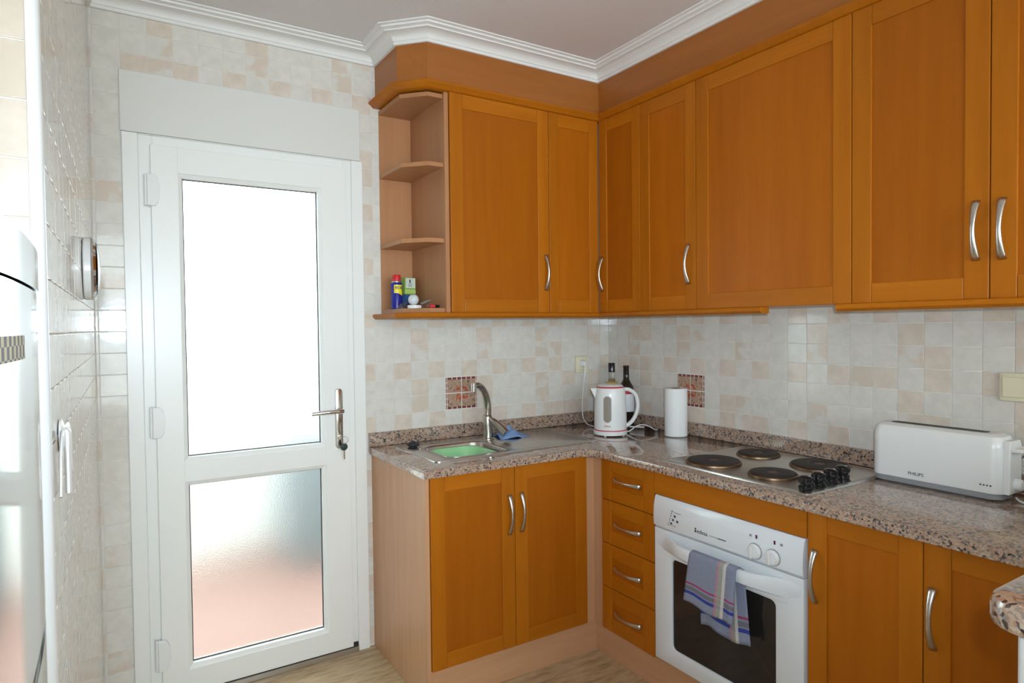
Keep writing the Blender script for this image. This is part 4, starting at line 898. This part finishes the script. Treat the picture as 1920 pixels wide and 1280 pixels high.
for i in range(NU + 1):
    row = []
    for j in range(NU + 1):
        u, v = i / NU, j / NU; e = 4 * u * (1 - u) * 4 * v * (1 - v)
        row.append(b.verts.new((-1.246 + 0.045 * u, -0.228 + 0.075 * v - 0.012 * u, SZ + 0.001 + (0.026 * e ** 0.7 * (0.6 + 0.4 * math.sin(9 * u + 7 * v))) + rg.uniform(0, 0.003) * e)))
    g.append(row)
for i in range(NU):
    for j in range(NU): b.faces.new((g[i][j], g[i + 1][j], g[i + 1][j + 1], g[i][j + 1]))
o = obj('plastic_bag', b, M['clear_plastic'], smooth=False, origin=(-1.215, -0.2, SZ)); tag(o, 'small crumpled clear plastic bag at the left front of the open shelf', 'bag'); s = o.modifiers.new('thickness', 'SOLIDIFY'); s.thickness = 0.0006; s.offset = 1

# ------------------------------------------------------------------ left side: fridge, wall clock, towel hook
FY0, FY1 = -2.215, -1.607
fg = thing('fridge', 'glossy steel fridge-freezer with bowed doors at the left edge', 'fridge', (-2.6, -1.91, 0))
b = bm_new(); box(b, -2.93, -2.345, FY0 + 0.004, FY1 - 0.004, 0.03, 1.40, 0.006, 2); obj('body', b, M['grey_plastic'], fg)
def bow(z0, z1, xo=0.0, bev=0.004):
    P = [(-2.342, FY0), (-2.342, FY1)]
    for k in range(19):
        y = FY1 + (FY0 - FY1) * k / 18; q = 2 * k / 18 - 1; P.append((-2.305 + 0.024 * (1 - abs(q) ** 2.6) + xo, y))
    b = bm_new(); prism(b, P, 'z', z0, z1, bev, 2); return b
d1 = obj('freezer_door', bow(1.052, 1.383), M['fridge_steel'], fg, True, angle=30)
d2 = obj('fridge_door', bow(0.06, 1.036), M['fridge_steel'], fg, True, angle=30)
obj('top_cap', bow(1.3845, 1.425, 0.002, 0.006), M['chrome'], fg, True, angle=30)
obj('door_gap_trim', bow(1.0365, 1.0515, -0.006, 0.0), M['nickel'], fg, True, angle=30)
b = bm_new(); box(b, -2.92, -2.36, FY0 + 0.03, FY1 - 0.03, 0.0, 0.03); obj('feet', b, M['dark_gap'], fg)
b = bm_new(); P = []
for k in range(13):
    y = -1.935 - 0.25 * k / 12; q = 2 * (FY1 - y) / (FY1 - FY0) - 1; P.append((-2.305 + 0.024 * (1 - abs(q) ** 2.6), y))
prism(b, [(x + 0.001, y) for x, y in P] + [(x - 0.002, y) for x, y in P[::-1]], 'z', 1.322, 1.341); obj('checked_strip', b, M['checker'], d1)
lx = lambda y: LWX0 + (LWX0 - LWX1) * y / (-NIB)
ck = thing('wall_clock', 'small round chrome-rimmed wall clock seen edge-on on the left wall', 'clock', (lx(-0.63), -0.63, 1.503))
CM = Matrix.Rotation(PI / 2, 3, 'Y'); cc = Vector((lx(-0.63) + 0.0005, -0.63, 1.503))
b = bm_new(); lathe(b, [(0.078, 0.0), (0.080, 0.003), (0.080, 0.016), (0.076, 0.018)], cc, 36, mat=CM); obj('case', b, M['white_plastic'], ck, True, angle=30)
b = bm_new(); lathe(b, [(0.0755, 0.0175), (0.0812, 0.0175), (0.0825, 0.022), (0.078, 0.027), (0.070, 0.026)], cc, 36, True, False, mat=CM); obj('rim', b, M['chrome'], ck, True)
b = bm_new(); lathe(b, [(0.0695, 0.0215), (0.001, 0.0216)], cc, 36, mat=CM); obj('dial', b, M['print_dark'], ck)
b = bm_new(); tube(b, [cc + Vector((0.0235, 0, 0)), cc + Vector((0.0235, 0.028, 0.024))], 0.0012, 6); tube(b, [cc + Vector((0.0235, 0, 0)), cc + Vector((0.0235, -0.020, 0.045))], 0.001, 6); obj('hand', b, M['label_white'], ck)
b = bm_new(); lathe(b, [(0.070, 0.0262), (0.055, 0.032), (0.030, 0.036), (0.001, 0.037)], cc, 32, False, True, mat=CM); o = obj('dome_glass', b, M['clear_glass'], ck, True); s = o.modifiers.new('thickness', 'SOLIDIFY'); s.thickness = 0.001
hk = thing('towel_hook', 'white plastic three-armed towel hook on the left wall tiles', 'hook', (lx(-1.44), -1.44, 1.19))
hc = Vector((lx(-1.44) + 0.0005, -1.44, 1.190))
b = bm_new(); lathe(b, [(0.024, 0.0), (0.024, 0.003), (0.016, 0.006), (0.001, 0.007)], hc, 24, mat=CM); obj('wall_plate', b, M['white_plastic'], hk, True)
for dy, ox, zb, r in ((-0.085, 0.0065, 1.118, 0.0025), (0.0, 0.0095, 1.105, 0.0045), (0.095, 0.0065, 1.120, 0.003)):
    wx = lambda f: lx(-1.44 + dy * f) - lx(-1.44)
    pts = smooth_pts([hc + Vector((0.003, dy * 0.1, 0.004)), hc + Vector((ox + wx(0.6), dy * 0.6, 0.006)), Vector((hc.x + ox + wx(0.9), hc.y + dy * 0.9, 1.170)), Vector((hc.x + ox + wx(1.0), hc.y + dy * 1.0, 1.14)), Vector((hc.x + ox + wx(1.1), hc.y + dy * 1.1, zb))], 5)
    b = bm_new(); tube(b, pts, r, 10, [r * 2.2] * len(pts), up=(1, 0, 0)); obj('arm', b, M['white_plastic'], hk, True)
